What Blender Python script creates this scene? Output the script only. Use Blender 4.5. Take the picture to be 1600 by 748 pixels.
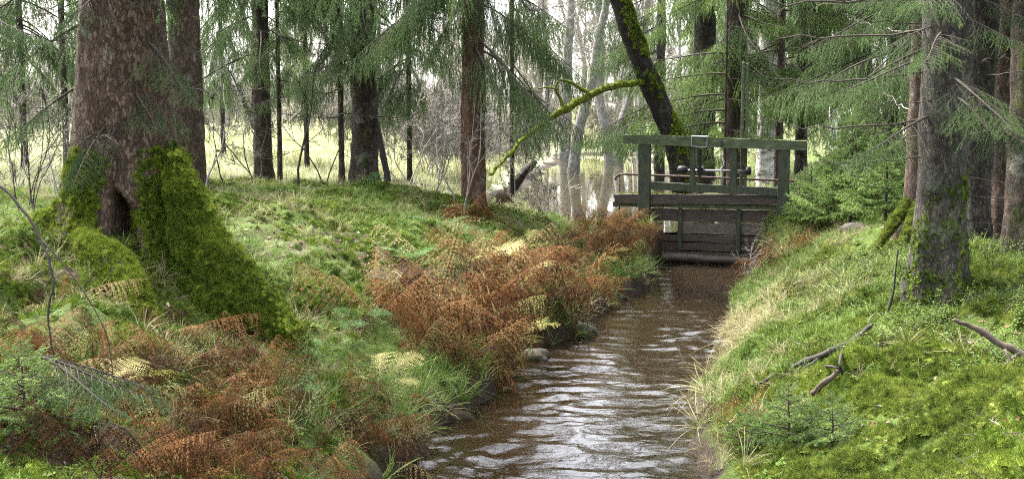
import bpy, math, random
import numpy as np
from mathutils import Vector, Matrix, Euler

R = math.radians
scene = bpy.context.scene
col = scene.collection
for o in list(bpy.data.objects):
    bpy.data.objects.remove(o, do_unlink=True)

# ------------------------------------------------------------------ camera
CAMZ = 2.5
PITCH = math.atan(199 / 1900)
cam_d = bpy.data.cameras.new('camera')
cam_d.sensor_width = 36
cam_d.lens = 36 * 1900 / 1600
cam_d.clip_end = 2000
cam_d.clip_start = 0.05
cam = bpy.data.objects.new('camera', cam_d)
col.objects.link(cam)
cam.location = (0, 0, CAMZ)
cam.rotation_euler = (math.pi / 2 - PITCH, 0, 0)
scene.camera = cam

# ------------------------------------------------------------------ sky, sun, exposure
SUN_EL, SUN_AZ = R(57), R(312)          # azimuth clockwise from +Y (north)
world = bpy.data.worlds.new('World')
scene.world = world
world.use_nodes = True
wn = world.node_tree
wn.nodes.clear()
sky = wn.nodes.new('ShaderNodeTexSky')
sky.sky_type = 'NISHITA'
sky.sun_disc = False
sky.sun_elevation = SUN_EL
sky.sun_rotation = SUN_AZ
sky.dust_density = 4.0
sky.air_density = 1.0
hsv = wn.nodes.new('ShaderNodeHueSaturation')
hsv.inputs['Saturation'].default_value = 0.36
bg = wn.nodes.new('ShaderNodeBackground')
bg.inputs['Strength'].default_value = 0.15
wo = wn.nodes.new('ShaderNodeOutputWorld')
wn.links.new(sky.outputs[0], hsv.inputs['Color'])
wn.links.new(hsv.outputs[0], bg.inputs['Color'])
wn.links.new(bg.outputs[0], wo.inputs['Surface'])

sun_d = bpy.data.lights.new('sun', 'SUN')
sun_d.energy = 2.9
sun_d.angle = R(12)
sun_d.color = (1.0, 0.965, 0.90)
sun = bpy.data.objects.new('sun', sun_d)
col.objects.link(sun)
sdir = Vector((math.sin(SUN_AZ) * math.cos(SUN_EL), math.cos(SUN_AZ) * math.cos(SUN_EL), math.sin(SUN_EL)))
sun.rotation_euler = sdir.to_track_quat('Z', 'Y').to_euler()
sun.location = (0, 0, 30)

vs = scene.view_settings
vs.view_transform = 'Standard'
vs.look = 'None'
vs.gamma = 1.0
vs.use_curve_mapping = False
vs.exposure = 2.95
scene.render.engine = 'CYCLES'
cy = scene.cycles
cy.max_bounces = 5
cy.diffuse_bounces = 2
cy.glossy_bounces = 2
cy.transmission_bounces = 4
cy.transparent_max_bounces = 4
cy.pixel_filter_type = 'BLACKMAN_HARRIS'
cy.filter_width = 1.1
cy.caustics_reflective = False
cy.caustics_refractive = False
cy.sample_clamp_indirect = 3
cy.use_adaptive_sampling = True
cy.adaptive_threshold = 0.018
cy.use_denoising = False
cy.denoiser = 'OPENIMAGEDENOISE'
cy.denoising_prefilter = 'ACCURATE'

# ------------------------------------------------------------------ helpers
CP, SP = math.cos(PITCH), math.sin(PITCH)


def at(px, py, d):
    """world point at distance d (metres along +Y) on the sight line of a photograph pixel"""
    u, v = px - 800.0, 374.0 - py
    y = 1900 * CP + v * SP
    z = -1900 * SP + v * CP
    k = d / y
    return Vector((u * k, d, CAMZ + z * k))


def hash3(i, j, k):
    h = (i * 374761393 + j * 668265263 + k * 2147483647 % 4294967291) & 0xFFFFFFFF
    h = ((h ^ (h >> 13)) * 1274126177) & 0xFFFFFFFF
    h = ((h ^ (h >> 16)) * 2246822519) & 0xFFFFFFFF
    return ((h ^ (h >> 15)) & 0xFFFFFF) / float(0xFFFFFF)


def noise3(x, y, z=0.0):
    x, y, z = np.broadcast_arrays(np.asarray(x, float), np.asarray(y, float), np.asarray(z, float))
    xi, yi, zi = (np.floor(a).astype(np.int64) for a in (x, y, z))
    xf, yf, zf = x - xi, y - yi, z - zi
    s = lambda t: t * t * (3 - 2 * t)
    u, v, w = s(xf), s(yf), s(zf)
    def hh(a, b, c):
        return hash3(xi + a + 1000, yi + b + 1000, (zi + c + 1000) * 7919)
    r = 0
    for c in (0, 1):
        wz = w if c else 1 - w
        for b in (0, 1):
            wy = v if b else 1 - v
            r = r + wz * wy * ((1 - u) * hh(0, b, c) + u * hh(1, b, c))
    return r * 2 - 1


def fbm(x, y, z=0.0, o=3):
    a, f, r = 1.0, 1.0, 0.0
    for k in range(o):
        r = r + a * noise3(np.asarray(x) * f + 17.3 * k, np.asarray(y) * f + 5.1 * k, np.asarray(z) * f)
        a *= 0.5
        f *= 2.03
    return r


def sstep(a, b, x):
    t = np.clip((np.asarray(x, float) - a) / (b - a), 0, 1)
    return t * t * (3 - 2 * t)


class MB:
    """collects vertices and faces of one mesh"""
    def __init__(s):
        s.V, s.T, s.Q, s.n = [], [], [], 0

    def add(s, V, T=None, Q=None, m=0):
        V = np.asarray(V, float).reshape(-1, 3)
        if T is not None and len(T):
            s.T.append((np.asarray(T, np.int64).reshape(-1, 3) + s.n, m))
        if Q is not None and len(Q):
            s.Q.append((np.asarray(Q, np.int64).reshape(-1, 4) + s.n, m))
        s.V.append(V)
        s.n += len(V)

    def mesh(s, name, mats, smooth=False):
        me = bpy.data.meshes.new(name)
        V = np.concatenate(s.V) if s.V else np.zeros((0, 3))
        F = s.T + s.Q
        loops = np.concatenate([f.reshape(-1) for f, _ in F])
        sizes = np.concatenate([np.full(len(f), f.shape[1]) for f, _ in F])
        mi = np.concatenate([np.full(len(f), m) for f, m in F])
        starts = np.concatenate([[0], np.cumsum(sizes)[:-1]])
        me.vertices.add(len(V))
        me.vertices.foreach_set('co', V.astype(np.float32).ravel())
        me.loops.add(len(loops))
        me.loops.foreach_set('vertex_index', loops.astype(np.int32))
        me.polygons.add(len(sizes))
        me.polygons.foreach_set('loop_start', starts.astype(np.int32))
        me.polygons.foreach_set('material_index', mi.astype(np.int32))
        me.polygons.foreach_set('use_smooth', np.full(len(sizes), bool(smooth)))
        for m in (mats if isinstance(mats, (list, tuple)) else [mats]):
            me.materials.append(m)
        me.update(calc_edges=True)
        me.validate()
        return me


def link(name, me, parent=None, label=None, cat=None, group=None, kind=None):
    o = bpy.data.objects.new(name, me)
    col.objects.link(o)
    if parent is not None:
        o.parent = parent
    return tag(o, label, cat, group, kind)


def tag(o, label=None, cat=None, group=None, kind=None):
    if label: o['label'] = label
    if cat: o['category'] = cat
    if group: o['group'] = group
    if kind: o['kind'] = kind
    return o


def thing(name, loc, label, cat, group=None, rz=0.0):
    o = link(name, None, None, label, cat, group)
    o.location = loc
    o.rotation_euler = (0, 0, rz)
    o.empty_display_size = 0.2
    return o


def spline(P, n):
    """Catmull-Rom through control rows P (any number of columns) -> n rows"""
    P = np.asarray(P, float)
    Pe = np.vstack([2 * P[0] - P[1], P, 2 * P[-1] - P[-2]])
    out = []
    for t in np.linspace(0, len(P) - 1, n):
        i = min(int(t), len(P) - 2)
        f = t - i
        a, b, c, d = Pe[i], Pe[i + 1], Pe[i + 2], Pe[i + 3]
        out.append(0.5 * (2 * b + (c - a) * f + (2 * a - 5 * b + 4 * c - d) * f * f + (3 * b - a - 3 * c + d) * f ** 3))
    return np.array(out)


def tube(mb, P, rad, seg=5, m=0, cap=True, rough=None, squash=1.0):
    """tube along polyline P; rad per point; rough = (amp, freq) relative radial noise"""
    P = np.asarray(P, float)
    n = len(P)
    rad = np.broadcast_to(np.asarray(rad, float), (n,))
    T = np.gradient(P, axis=0)
    T /= np.linalg.norm(T, axis=1)[:, None] + 1e-9
    ref = np.array([0, 0, 1.0]) if abs(T[0, 2]) < 0.9 else np.array([1.0, 0, 0])
    U = np.cross(T, ref)
    U /= np.linalg.norm(U, axis=1)[:, None] + 1e-9
    W = np.cross(T, U)
    a = np.linspace(0, 2 * np.pi, seg, endpoint=False)
    ca, sa = np.cos(a), np.sin(a)
    rr = np.repeat(rad[:, None], seg, 1)
    V = P[:, None, :] + rr[:, :, None] * (ca[None, :, None] * U[:, None, :] + squash * sa[None, :, None] * W[:, None, :])
    if rough:
        amp, fr = rough
        q = V * fr
        k = 1 + amp * fbm(q[..., 0], q[..., 1], q[..., 2], 3)
        V = P[:, None, :] + (V - P[:, None, :]) * k[..., None]
    V = V.reshape(-1, 3)
    i = np.arange(n - 1)[:, None] * seg
    j = np.arange(seg)[None, :]
    j2 = (j + 1) % seg
    Q = np.stack([i + j, i + j2, i + seg + j2, i + seg + j], -1).reshape(-1, 4)
    Tt = []
    if cap:
        V = np.vstack([V, P[0], P[-1]])
        b0, b1 = n * seg, n * seg + 1
        e = (n - 1) * seg
        Tt = [[b0, (k + 1) % seg, k] for k in range(seg)] + [[b1, e + k, e + (k + 1) % seg] for k in range(seg)]
    mb.add(V, Tt, Q, m)


def box(mb, c, s, m=0, rot=None, jit=0.0, rng=None):
    """box with small bevelled edges"""
    c = np.asarray(c, float)
    h = np.asarray(s, float) / 2
    b = min(0.008, h.min() * 0.3)
    V = []
    for sx in (-1, 1):
        for sy in (-1, 1):
            for sz in (-1, 1):
                p = np.array([sx, sy, sz]) * h
                for ax in range(3):
                    q = p.copy()
                    for k in range(3):
                        if k != ax:
                            q[k] -= np.sign(p[k]) * b
                    V.append(q)
    V = np.array(V)
    bmv = V
    # convex hull by brute force through bmesh
    import bmesh
    bm = bmesh.new()
    vv = [bm.verts.new(v) for v in bmv]
    bmesh.ops.convex_hull(bm, input=vv)
    bmesh.ops.recalc_face_normals(bm, faces=bm.faces)
    bmesh.ops.triangulate(bm, faces=bm.faces)
    bm.verts.index_update()
    VV = np.array([v.co[:] for v in bm.verts])
    TT = np.array([[v.index for v in f.verts] for f in bm.faces])
    bm.free()
    if jit and rng is not None:
        VV = VV + rng.normal(0, jit, VV.shape)
    if rot is not None:
        VV = VV @ np.array(rot.to_3x3()).T
    mb.add(VV + c, TT, None, m)


# ------------------------------------------------------------------ materials
def nodes(name):
    m = bpy.data.materials.new(name)
    m.use_nodes = True
    t = m.node_tree
    t.nodes.clear()
    out = t.nodes.new('ShaderNodeOutputMaterial')
    return m, t, out


def nd(t, kind, **kw):
    n = t.nodes.new(kind)
    for k, v in kw.items():
        if k.startswith('_'):
            n.inputs[k[1:].replace('_', ' ')].default_value = v
        else:
            setattr(n, k, v)
    return n


def ramp(t, fac, stops):
    r = t.nodes.new('ShaderNodeValToRGB')
    e = r.color_ramp.elements
    while len(e) < len(stops):
        e.new(0.5)
    for el, (p, c) in zip(e, stops):
        el.position = p
        el.color = (*c, 1)
    t.links.new(fac, r.inputs[0])
    return r.outputs[0]


def math_(t, op, a, b=None, clamp=False):
    n = t.nodes.new('ShaderNodeMath')
    n.operation = op
    n.use_clamp = clamp
    for i, v in enumerate((a, b)):
        if v is None: continue
        if isinstance(v, (int, float)):
            n.inputs[i].default_value = v
        else:
            t.links.new(v, n.inputs[i])
    return n.outputs[0]


def mixc(t, fac, a, b):
    n = t.nodes.new('ShaderNodeMix')
    n.data_type = 'RGBA'
    for i, v in ((0, fac), (6, a), (7, b)):
        if isinstance(v, (int, float)):
            n.inputs[i].default_value = v
        elif isinstance(v, tuple):
            n.inputs[i].default_value = (*v, 1)
        else:
            t.links.new(v, n.inputs[i])
    return n.outputs[2]


def foliage(name, stops, trans=0.35, rough=0.55, patch=1.2, spec=0.25, wrand=0.55):
    """leaf material: colour from a ramp driven by per-instance random and world-space patches"""
    m, t, out = nodes(name)
    oi = nd(t, 'ShaderNodeObjectInfo')
    geo = nd(t, 'ShaderNodeNewGeometry')
    nz = nd(t, 'ShaderNodeTexNoise', _Scale=patch, _Detail=1.5)
    t.links.new(geo.outputs['Position'], nz.inputs['Vector'])
    nz2 = nd(t, 'ShaderNodeTexNoise', _Scale=patch * 14, _Detail=0.0)
    t.links.new(geo.outputs['Position'], nz2.inputs['Vector'])
    f = math_(t, 'ADD', math_(t, 'MULTIPLY', oi.outputs['Random'], wrand),
              math_(t, 'MULTIPLY', nz.outputs[0], 1 - wrand))
    f = math_(t, 'ADD', f, math_(t, 'MULTIPLY', math_(t, 'SUBTRACT', nz2.outputs[0], 0.5), 0.7), clamp=True)
    c = ramp(t, f, stops)
    p = nd(t, 'ShaderNodeBsdfPrincipled', _Roughness=max(rough, 0.6))
    p.inputs['Specular IOR Level'].default_value = spec * 0.35
    t.links.new(c, p.inputs['Base Color'])
    if trans > 0:
        tr = nd(t, 'ShaderNodeBsdfTranslucent')
        t.links.new(c, tr.inputs['Color'])
        mx = nd(t, 'ShaderNodeMixShader')
        mx.inputs[0].default_value = trans
        t.links.new(p.outputs[0], mx.inputs[1])
        t.links.new(tr.outputs[0], mx.inputs[2])
        t.links.new(mx.outputs[0], out.inputs[0])
    else:
        t.links.new(p.outputs[0], out.inputs[0])
    return m


def bark(name, dark, mid, light, scale=16.0, stretch=0.35, moss=0.0, lichen=0.0, bump=0.6,
         mosscol=(0.07, 0.11, 0.012), licol=(0.22, 0.24, 0.19), relh=None):
    """scaly bark: stretched cells with dark joints, grain, lichen and moss patches"""
    m, t, out = nodes(name)
    geo = nd(t, 'ShaderNodeNewGeometry')
    mp = nd(t, 'ShaderNodeMapping')
    mp.inputs['Scale'].default_value = (1, 1, stretch)
    t.links.new(geo.outputs['Position'], mp.inputs['Vector'])
    wz = nd(t, 'ShaderNodeTexNoise', _Scale=14.0, _Detail=4.0, _Roughness=0.65)
    t.links.new(mp.outputs[0], wz.inputs['Vector'])
    wv = nd(t, 'ShaderNodeVectorMath', operation='SCALE')
    wv.inputs['Scale'].default_value = 0.11
    t.links.new(wz.outputs['Color'], wv.inputs[0])
    ad = nd(t, 'ShaderNodeVectorMath', operation='ADD')
    t.links.new(mp.outputs[0], ad.inputs[0])
    t.links.new(wv.outputs[0], ad.inputs[1])
    vo = nd(t, 'ShaderNodeTexVoronoi', feature='DISTANCE_TO_EDGE', _Scale=scale)
    t.links.new(ad.outputs[0], vo.inputs['Vector'])
    vc = nd(t, 'ShaderNodeTexVoronoi', feature='F1', _Scale=scale)
    t.links.new(ad.outputs[0], vc.inputs['Vector'])
    n1 = nd(t, 'ShaderNodeTexNoise', _Scale=scale * 2.6, _Detail=6.0, _Roughness=0.7)
    t.links.new(ad.outputs[0], n1.inputs['Vector'])
    sp = nd(t, 'ShaderNodeSeparateColor')
    t.links.new(vc.outputs['Color'], sp.inputs[0])
    edge = math_(t, 'MULTIPLY', vo.outputs['Distance'], 9.0, clamp=True)
    tone = math_(t, 'ADD', math_(t, 'MULTIPLY', sp.outputs[0], 0.45), math_(t, 'MULTIPLY', n1.outputs[0], 0.6))
    hgt = math_(t, 'MULTIPLY', edge, math_(t, 'ADD', math_(t, 'MULTIPLY', sp.outputs[1], 0.7), 0.4))
    hgt = math_(t, 'ADD', hgt, math_(t, 'MULTIPLY', n1.outputs[0], 0.5))
    c = ramp(t, tone, [(0.2, dark), (0.52, mid), (0.85, light)])
    c = mixc(t, math_(t, 'MULTIPLY', math_(t, 'SUBTRACT', 1.0, edge), 0.5), c, tuple(x * 0.5 for x in dark))
    big = nd(t, 'ShaderNodeTexNoise', _Scale=3.1, _Detail=5.0, _Roughness=0.65)
    t.links.new(geo.outputs['Position'], big.inputs['Vector'])
    if lichen > 0:
        lf = math_(t, 'MULTIPLY', math_(t, 'SUBTRACT', big.outputs[0], 0.62 - lichen * 0.25), 6.0, clamp=True)
        lf = math_(t, 'MULTIPLY', lf, math_(t, 'MULTIPLY', n1.outputs[0], 1.3), clamp=True)
        c = mixc(t, lf, c, licol)
    if moss > 0:
        b2 = nd(t, 'ShaderNodeTexNoise', _Scale=2.3, _Detail=6.0, _Roughness=0.7)
        t.links.new(ad.outputs[0], b2.inputs['Vector'])
        mf = math_(t, 'MULTIPLY', math_(t, 'SUBTRACT', b2.outputs[0], 0.68 - moss * 0.3), 7.0, clamp=True)
        c = mixc(t, math_(t, 'MULTIPLY', mf, 0.85), c, mosscol)
    bp = nd(t, 'ShaderNodeBump', _Strength=bump, _Distance=0.02)
    t.links.new(hgt, bp.inputs['Height'])
    p = nd(t, 'ShaderNodeBsdfPrincipled', _Roughness=0.85)
    p.inputs['Specular IOR Level'].default_value = 0.2
    t.links.new(c, p.inputs['Base Color'])
    t.links.new(bp.outputs[0], p.inputs['Normal'])
    t.links.new(p.outputs[0], out.inputs[0])
    return m


def plain(name, c1, c2, scale=8.0, rough=0.7, bump=0.3, stretch=(1, 1, 1), metal=0.0, bd=0.01, spec=0.3, obj=False, extra=None):
    m, t, out = nodes(name)
    if obj:
        tc = nd(t, 'ShaderNodeTexCoord').outputs['Object']
    else:
        tc = nd(t, 'ShaderNodeNewGeometry').outputs['Position']
    mp = nd(t, 'ShaderNodeMapping')
    mp.inputs['Scale'].default_value = stretch
    t.links.new(tc, mp.inputs['Vector'])
    n1 = nd(t, 'ShaderNodeTexNoise', _Scale=scale, _Detail=7.0, _Roughness=0.65)
    t.links.new(mp.outputs[0], n1.inputs['Vector'])
    stops = [(0.3, c1), (0.7, c2)]
    c = ramp(t, n1.outputs[0], stops)
    if extra:                                    # (colour, scale, threshold): blotches with a shape of their own
        ec, es, et = extra
        n2 = nd(t, 'ShaderNodeTexNoise', _Scale=es, _Detail=6.0, _Roughness=0.7)
        t.links.new(tc, n2.inputs['Vector'])
        f = math_(t, 'MULTIPLY', math_(t, 'SUBTRACT', n2.outputs[0], et), 9.0, clamp=True)
        c = mixc(t, f, c, ec)
    bp = nd(t, 'ShaderNodeBump', _Strength=bump, _Distance=bd)
    t.links.new(n1.outputs[0], bp.inputs['Height'])
    p = nd(t, 'ShaderNodeBsdfPrincipled', _Roughness=rough, _Metallic=metal)
    p.inputs['Specular IOR Level'].default_value = spec
    t.links.new(c, p.inputs['Base Color'])
    t.links.new(bp.outputs[0], p.inputs['Normal'])
    t.links.new(p.outputs[0], out.inputs[0])
    return m


M = {}
M['needle'] = foliage('spruce_needles', [(0.15, (0.03, 0.06, 0.02)), (0.5, (0.06, 0.11, 0.035)), (0.85, (0.11, 0.17, 0.055))], 0.38, 0.5, 0.8)
M['needle_grey'] = foliage('spruce_needles_grey', [(0.15, (0.045, 0.075, 0.028)), (0.5, (0.088, 0.14, 0.05)), (0.85, (0.15, 0.21, 0.08))], 0.38, 0.5, 0.8)
M['needle_young'] = foliage('spruce_needles_young', [(0.15, (0.07, 0.12, 0.03)), (0.5, (0.13, 0.20, 0.055)), (0.85, (0.20, 0.28, 0.085))], 0.45, 0.5, 0.9)
M['twig'] = plain('twig_bark', (0.02, 0.016, 0.011), (0.055, 0.045, 0.033), 30, 0.85, 0.2)
M['twig_pale'] = plain('twig_bark_pale', (0.12, 0.105, 0.09), (0.26, 0.24, 0.21), 20, 0.85, 0.2)
M['twig_dark'] = plain('twig_bark_dark', (0.008, 0.0065, 0.005), (0.028, 0.022, 0.017), 30, 0.8, 0.2)
M['moss'] = foliage('moss_leaves', [(0.2, (0.024, 0.036, 0.008)), (0.48, (0.085, 0.118, 0.018)), (0.8, (0.18, 0.205, 0.04))], 0.3, 0.7, 1.6, 0.15, 0.35)
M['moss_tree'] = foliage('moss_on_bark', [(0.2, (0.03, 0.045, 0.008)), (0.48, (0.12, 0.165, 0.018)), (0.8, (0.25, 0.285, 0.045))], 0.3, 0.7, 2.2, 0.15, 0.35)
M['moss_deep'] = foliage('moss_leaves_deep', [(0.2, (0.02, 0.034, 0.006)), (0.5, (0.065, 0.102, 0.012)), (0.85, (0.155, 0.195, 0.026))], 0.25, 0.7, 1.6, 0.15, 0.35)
M['root_bark'] = bark('root_bark_mossy', (0.016, 0.012, 0.008), (0.04, 0.032, 0.02), (0.085, 0.068, 0.045), 34, 0.5, 0.85, 0.0, 0.9, mosscol=(0.035, 0.055, 0.008))
M['moss_base'] = plain('moss_mat', (0.022, 0.038, 0.006), (0.07, 0.10, 0.012), 28, 0.95, 0.9, bd=0.03, spec=0.1)
M['grass'] = foliage('grass_green', [(0.1, (0.04, 0.075, 0.012)), (0.5, (0.095, 0.15, 0.03)), (0.9, (0.19, 0.23, 0.07))], 0.35, 0.5, 1.0, 0.3)
M['grass_dry'] = foliage('grass_dry', [(0.1, (0.11, 0.085, 0.04)), (0.5, (0.21, 0.18, 0.09)), (0.9, (0.33, 0.30, 0.18))], 0.3, 0.55, 1.0, 0.3)
M['grass_mead'] = foliage('grass_meadow', [(0.1, (0.20, 0.19, 0.075)), (0.5, (0.35, 0.36, 0.19)), (0.9, (0.50, 0.51, 0.36))], 0.3, 0.6, 0.12, 0.2)
M['sorrel'] = foliage('small_leaves', [(0.1, (0.05, 0.10, 0.015)), (0.5, (0.09, 0.15, 0.025)), (0.9, (0.17, 0.21, 0.055))], 0.35, 0.45, 1.4)
M['fern_dead'] = foliage('fern_dead', [(0.08, (0.025, 0.013, 0.008)), (0.3, (0.036, 0.018, 0.009)), (0.55, (0.085, 0.038, 0.014)), (0.8, (0.145, 0.066, 0.023)), (0.97, (0.19, 0.125, 0.055))], 0.3, 0.75, 1.4, 0.15, 0.8)
M['fern_tan'] = foliage('fern_tan', [(0.1, (0.07, 0.045, 0.02)), (0.4, (0.15, 0.10, 0.045)), (0.7, (0.22, 0.18, 0.08)), (0.95, (0.16, 0.20, 0.06))], 0.3, 0.75, 1.4, 0.15, 0.8)
M['fern_yellow'] = foliage('fern_yellow', [(0.1, (0.13, 0.14, 0.03)), (0.5, (0.27, 0.25, 0.08)), (0.9, (0.40, 0.34, 0.16))], 0.35, 0.6, 1.5)
M['fern_green'] = foliage('fern_green', [(0.1, (0.04, 0.09, 0.025)), (0.5, (0.08, 0.16, 0.05)), (0.9, (0.14, 0.23, 0.09))], 0.35, 0.55, 1.5)
M['leaf'] = foliage('fallen_leaf', [(0.1, (0.09, 0.045, 0.02)), (0.4, (0.20, 0.11, 0.05)), (0.7, (0.24, 0.18, 0.09)), (0.95, (0.33, 0.31, 0.25))], 0.15, 0.5, 3.0, 0.4, 0.85)
M['bark_big'] = bark('bark_old_spruce', (0.020, 0.0115, 0.007), (0.064, 0.040, 0.026), (0.145, 0.10, 0.072), 34, 0.42, 0.02, 0.05, 0.9)
M['bark_brown'] = bark('bark_spruce_brown', (0.022, 0.013, 0.009), (0.062, 0.040, 0.028), (0.115, 0.082, 0.062), 34, 0.4, 0.1, 0.1, 0.7)
M['bark_dark'] = bark('bark_spruce_dark', (0.012, 0.009, 0.006), (0.036, 0.026, 0.018), (0.072, 0.055, 0.04), 24, 0.4, 0.35, 0.2, 0.6)
M['bark_red'] = bark('bark_spruce_red', (0.026, 0.013, 0.008), (0.075, 0.040, 0.025), (0.13, 0.08, 0.054), 24, 0.35, 0.0, 0.08, 0.6)
M['bark_grey'] = bark('bark_spruce_grey', (0.011, 0.009, 0.0075), (0.038, 0.032, 0.025), (0.09, 0.078, 0.062), 36, 0.42, 0.3, 0.35, 0.8, licol=(0.075, 0.085, 0.062))
M['bark_mossy'] = bark('bark_leaning_mossy', (0.006, 0.005, 0.004), (0.018, 0.014, 0.010), (0.042, 0.034, 0.025), 26, 0.4, 0.45, 0.05, 0.8, mosscol=(0.04, 0.06, 0.008))
M['bark_alder'] = bark('bark_alder_pale', (0.07, 0.064, 0.056), (0.14, 0.132, 0.12), (0.23, 0.22, 0.20), 16, 0.6, 0.3, 0.3, 0.3, mosscol=(0.10, 0.12, 0.05), licol=(0.27, 0.27, 0.25))
M['moss_limb'] = plain('moss_on_limb', (0.05, 0.06, 0.012), (0.14, 0.16, 0.03), 22, 0.95, 0.8, bd=0.03, spec=0.1, extra=((0.04, 0.03, 0.02), 7.0, 0.56))
M['soil'] = plain('wet_soil', (0.012, 0.009, 0.006), (0.04, 0.029, 0.019), 14, 0.95, 0.6, bd=0.03, spec=0.05)
M['stone'] = plain('wet_stone', (0.018, 0.016, 0.013), (0.07, 0.064, 0.05), 9, 0.75, 0.5, bd=0.02, spec=0.12, extra=((0.03, 0.045, 0.008), 4.0, 0.56))
M['dead_wood'] = plain('dead_wood', (0.025, 0.019, 0.013), (0.085, 0.064, 0.045), 14, 0.85, 0.5, (1, 1, 1), extra=((0.07, 0.10, 0.014), 6.0, 0.62))
M['wood_green'] = plain('painted_green_wood', (0.022, 0.031, 0.012), (0.07, 0.085, 0.040), 6, 0.6, 0.35, (1, 3, 3), obj=True, extra=((0.11, 0.115, 0.08), 7.0, 0.56))
M['wood_post'] = plain('weathered_green_post', (0.013, 0.017, 0.009), (0.048, 0.056, 0.032), 7, 0.7, 0.4, (4, 4, 0.8), obj=True, extra=((0.035, 0.028, 0.02), 7.0, 0.58))
M['wood_wet'] = plain('wet_dark_boards', (0.010, 0.007, 0.005), (0.065, 0.046, 0.031), 7, 0.45, 0.5, (0.8, 4, 6), obj=True)
M['wood_brown'] = plain('damp_brown_board', (0.028, 0.022, 0.016), (0.12, 0.10, 0.075), 8, 0.5, 0.5, (0.8, 4, 6), obj=True)
M['iron'] = plain('black_iron', (0.008, 0.008, 0.008), (0.025, 0.023, 0.022), 30, 0.45, 0.3, metal=0.4)
M['steel'] = plain('galvanised_steel', (0.20, 0.205, 0.21), (0.34, 0.345, 0.35), 30, 0.5, 0.1, metal=0.7)
M['rust'] = plain('rusty_tube', (0.03, 0.018, 0.013), (0.08, 0.048, 0.036), 25, 0.65, 0.3, metal=0.2)


def birch_mat():
    m, t, out = nodes('birch_bark')
    geo = nd(t, 'ShaderNodeNewGeometry')
    mp = nd(t, 'ShaderNodeMapping')
    mp.inputs['Scale'].default_value = (1, 1, 2.2)
    t.links.new(geo.outputs['Position'], mp.inputs['Vector'])
    n1 = nd(t, 'ShaderNodeTexNoise', _Scale=5.0, _Detail=6.0, _Roughness=0.65)
    t.links.new(mp.outputs[0], n1.inputs['Vector'])
    n2 = nd(t, 'ShaderNodeTexNoise', _Scale=24.0, _Detail=3.0)
    t.links.new(mp.outputs[0], n2.inputs['Vector'])
    f = math_(t, 'ADD', n1.outputs[0], math_(t, 'MULTIPLY', math_(t, 'SUBTRACT', n2.outputs[0], 0.5), 0.35))
    c = ramp(t, f, [(0.36, (0.04, 0.033, 0.028)), (0.44, (0.34, 0.31, 0.28)), (0.6, (0.62, 0.60, 0.57)), (0.8, (0.72, 0.70, 0.66))])
    p = nd(t, 'ShaderNodeBsdfPrincipled', _Roughness=0.7)
    bp = nd(t, 'ShaderNodeBump', _Strength=0.4, _Distance=0.015)
    t.links.new(f, bp.inputs['Height'])
    t.links.new(bp.outputs[0], p.inputs['Normal'])
    t.links.new(c, p.inputs['Base Color'])
    t.links.new(p.outputs[0], out.inputs[0])
    return m


M['birch'] = birch_mat()


def ground_mat():
    m, t, out = nodes('forest_floor')
    geo = nd(t, 'ShaderNodeNewGeometry')
    at_ = nd(t, 'ShaderNodeAttribute', attribute_name='zone')
    sp = nd(t, 'ShaderNodeSeparateColor')
    t.links.new(at_.outputs['Color'], sp.inputs[0])
    n1 = nd(t, 'ShaderNodeTexNoise', _Scale=5.0, _Detail=8.0, _Roughness=0.7)
    n2 = nd(t, 'ShaderNodeTexNoise', _Scale=45.0, _Detail=5.0, _Roughness=0.7)
    n3 = nd(t, 'ShaderNodeTexNoise', _Scale=0.35, _Detail=6.0, _Roughness=0.6)
    for n in (n1, n2, n3):
        t.links.new(geo.outputs['Position'], n.inputs['Vector'])
    litter = ramp(t, n2.outputs[0], [(0.3, (0.018, 0.012, 0.008)), (0.55, (0.06, 0.042, 0.026)), (0.75, (0.13, 0.095, 0.06))])
    mossc = ramp(t, n2.outputs[0], [(0.3, (0.02, 0.034, 0.006)), (0.6, (0.06, 0.09, 0.012)), (0.8, (0.10, 0.14, 0.02))])
    f = math_(t, 'ADD', sp.outputs[0], math_(t, 'MULTIPLY', math_(t, 'SUBTRACT', n1.outputs[0], 0.5), 1.6))
    f = math_(t, 'MULTIPLY', math_(t, 'SUBTRACT', f, 0.3), 2.5, clamp=True)
    c = mixc(t, f, litter, mossc)
    mead = ramp(t, math_(t, 'ADD', math_(t, 'MULTIPLY', n3.outputs[0], 0.8), math_(t, 'MULTIPLY', n2.outputs[0], 0.25)),
                [(0.35, (0.30, 0.33, 0.17)), (0.5, (0.43, 0.46, 0.28)), (0.65, (0.54, 0.54, 0.40))])
    c = mixc(t, sp.outputs[1], c, mead)
    soil = ramp(t, n2.outputs[0], [(0.3, (0.010, 0.007, 0.005)), (0.7, (0.045, 0.033, 0.022))])
    c = mixc(t, sp.outputs[2], c, soil)
    bp = nd(t, 'ShaderNodeBump', _Strength=0.8, _Distance=0.03)
    t.links.new(n2.outputs[0], bp.inputs['Height'])
    p = nd(t, 'ShaderNodeBsdfPrincipled', _Roughness=0.9)
    p.inputs['Specular IOR Level'].default_value = 0.15
    t.links.new(c, p.inputs['Base Color'])
    t.links.new(bp.outputs[0], p.inputs['Normal'])
    t.links.new(p.outputs[0], out.inputs[0])
    return m


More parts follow.
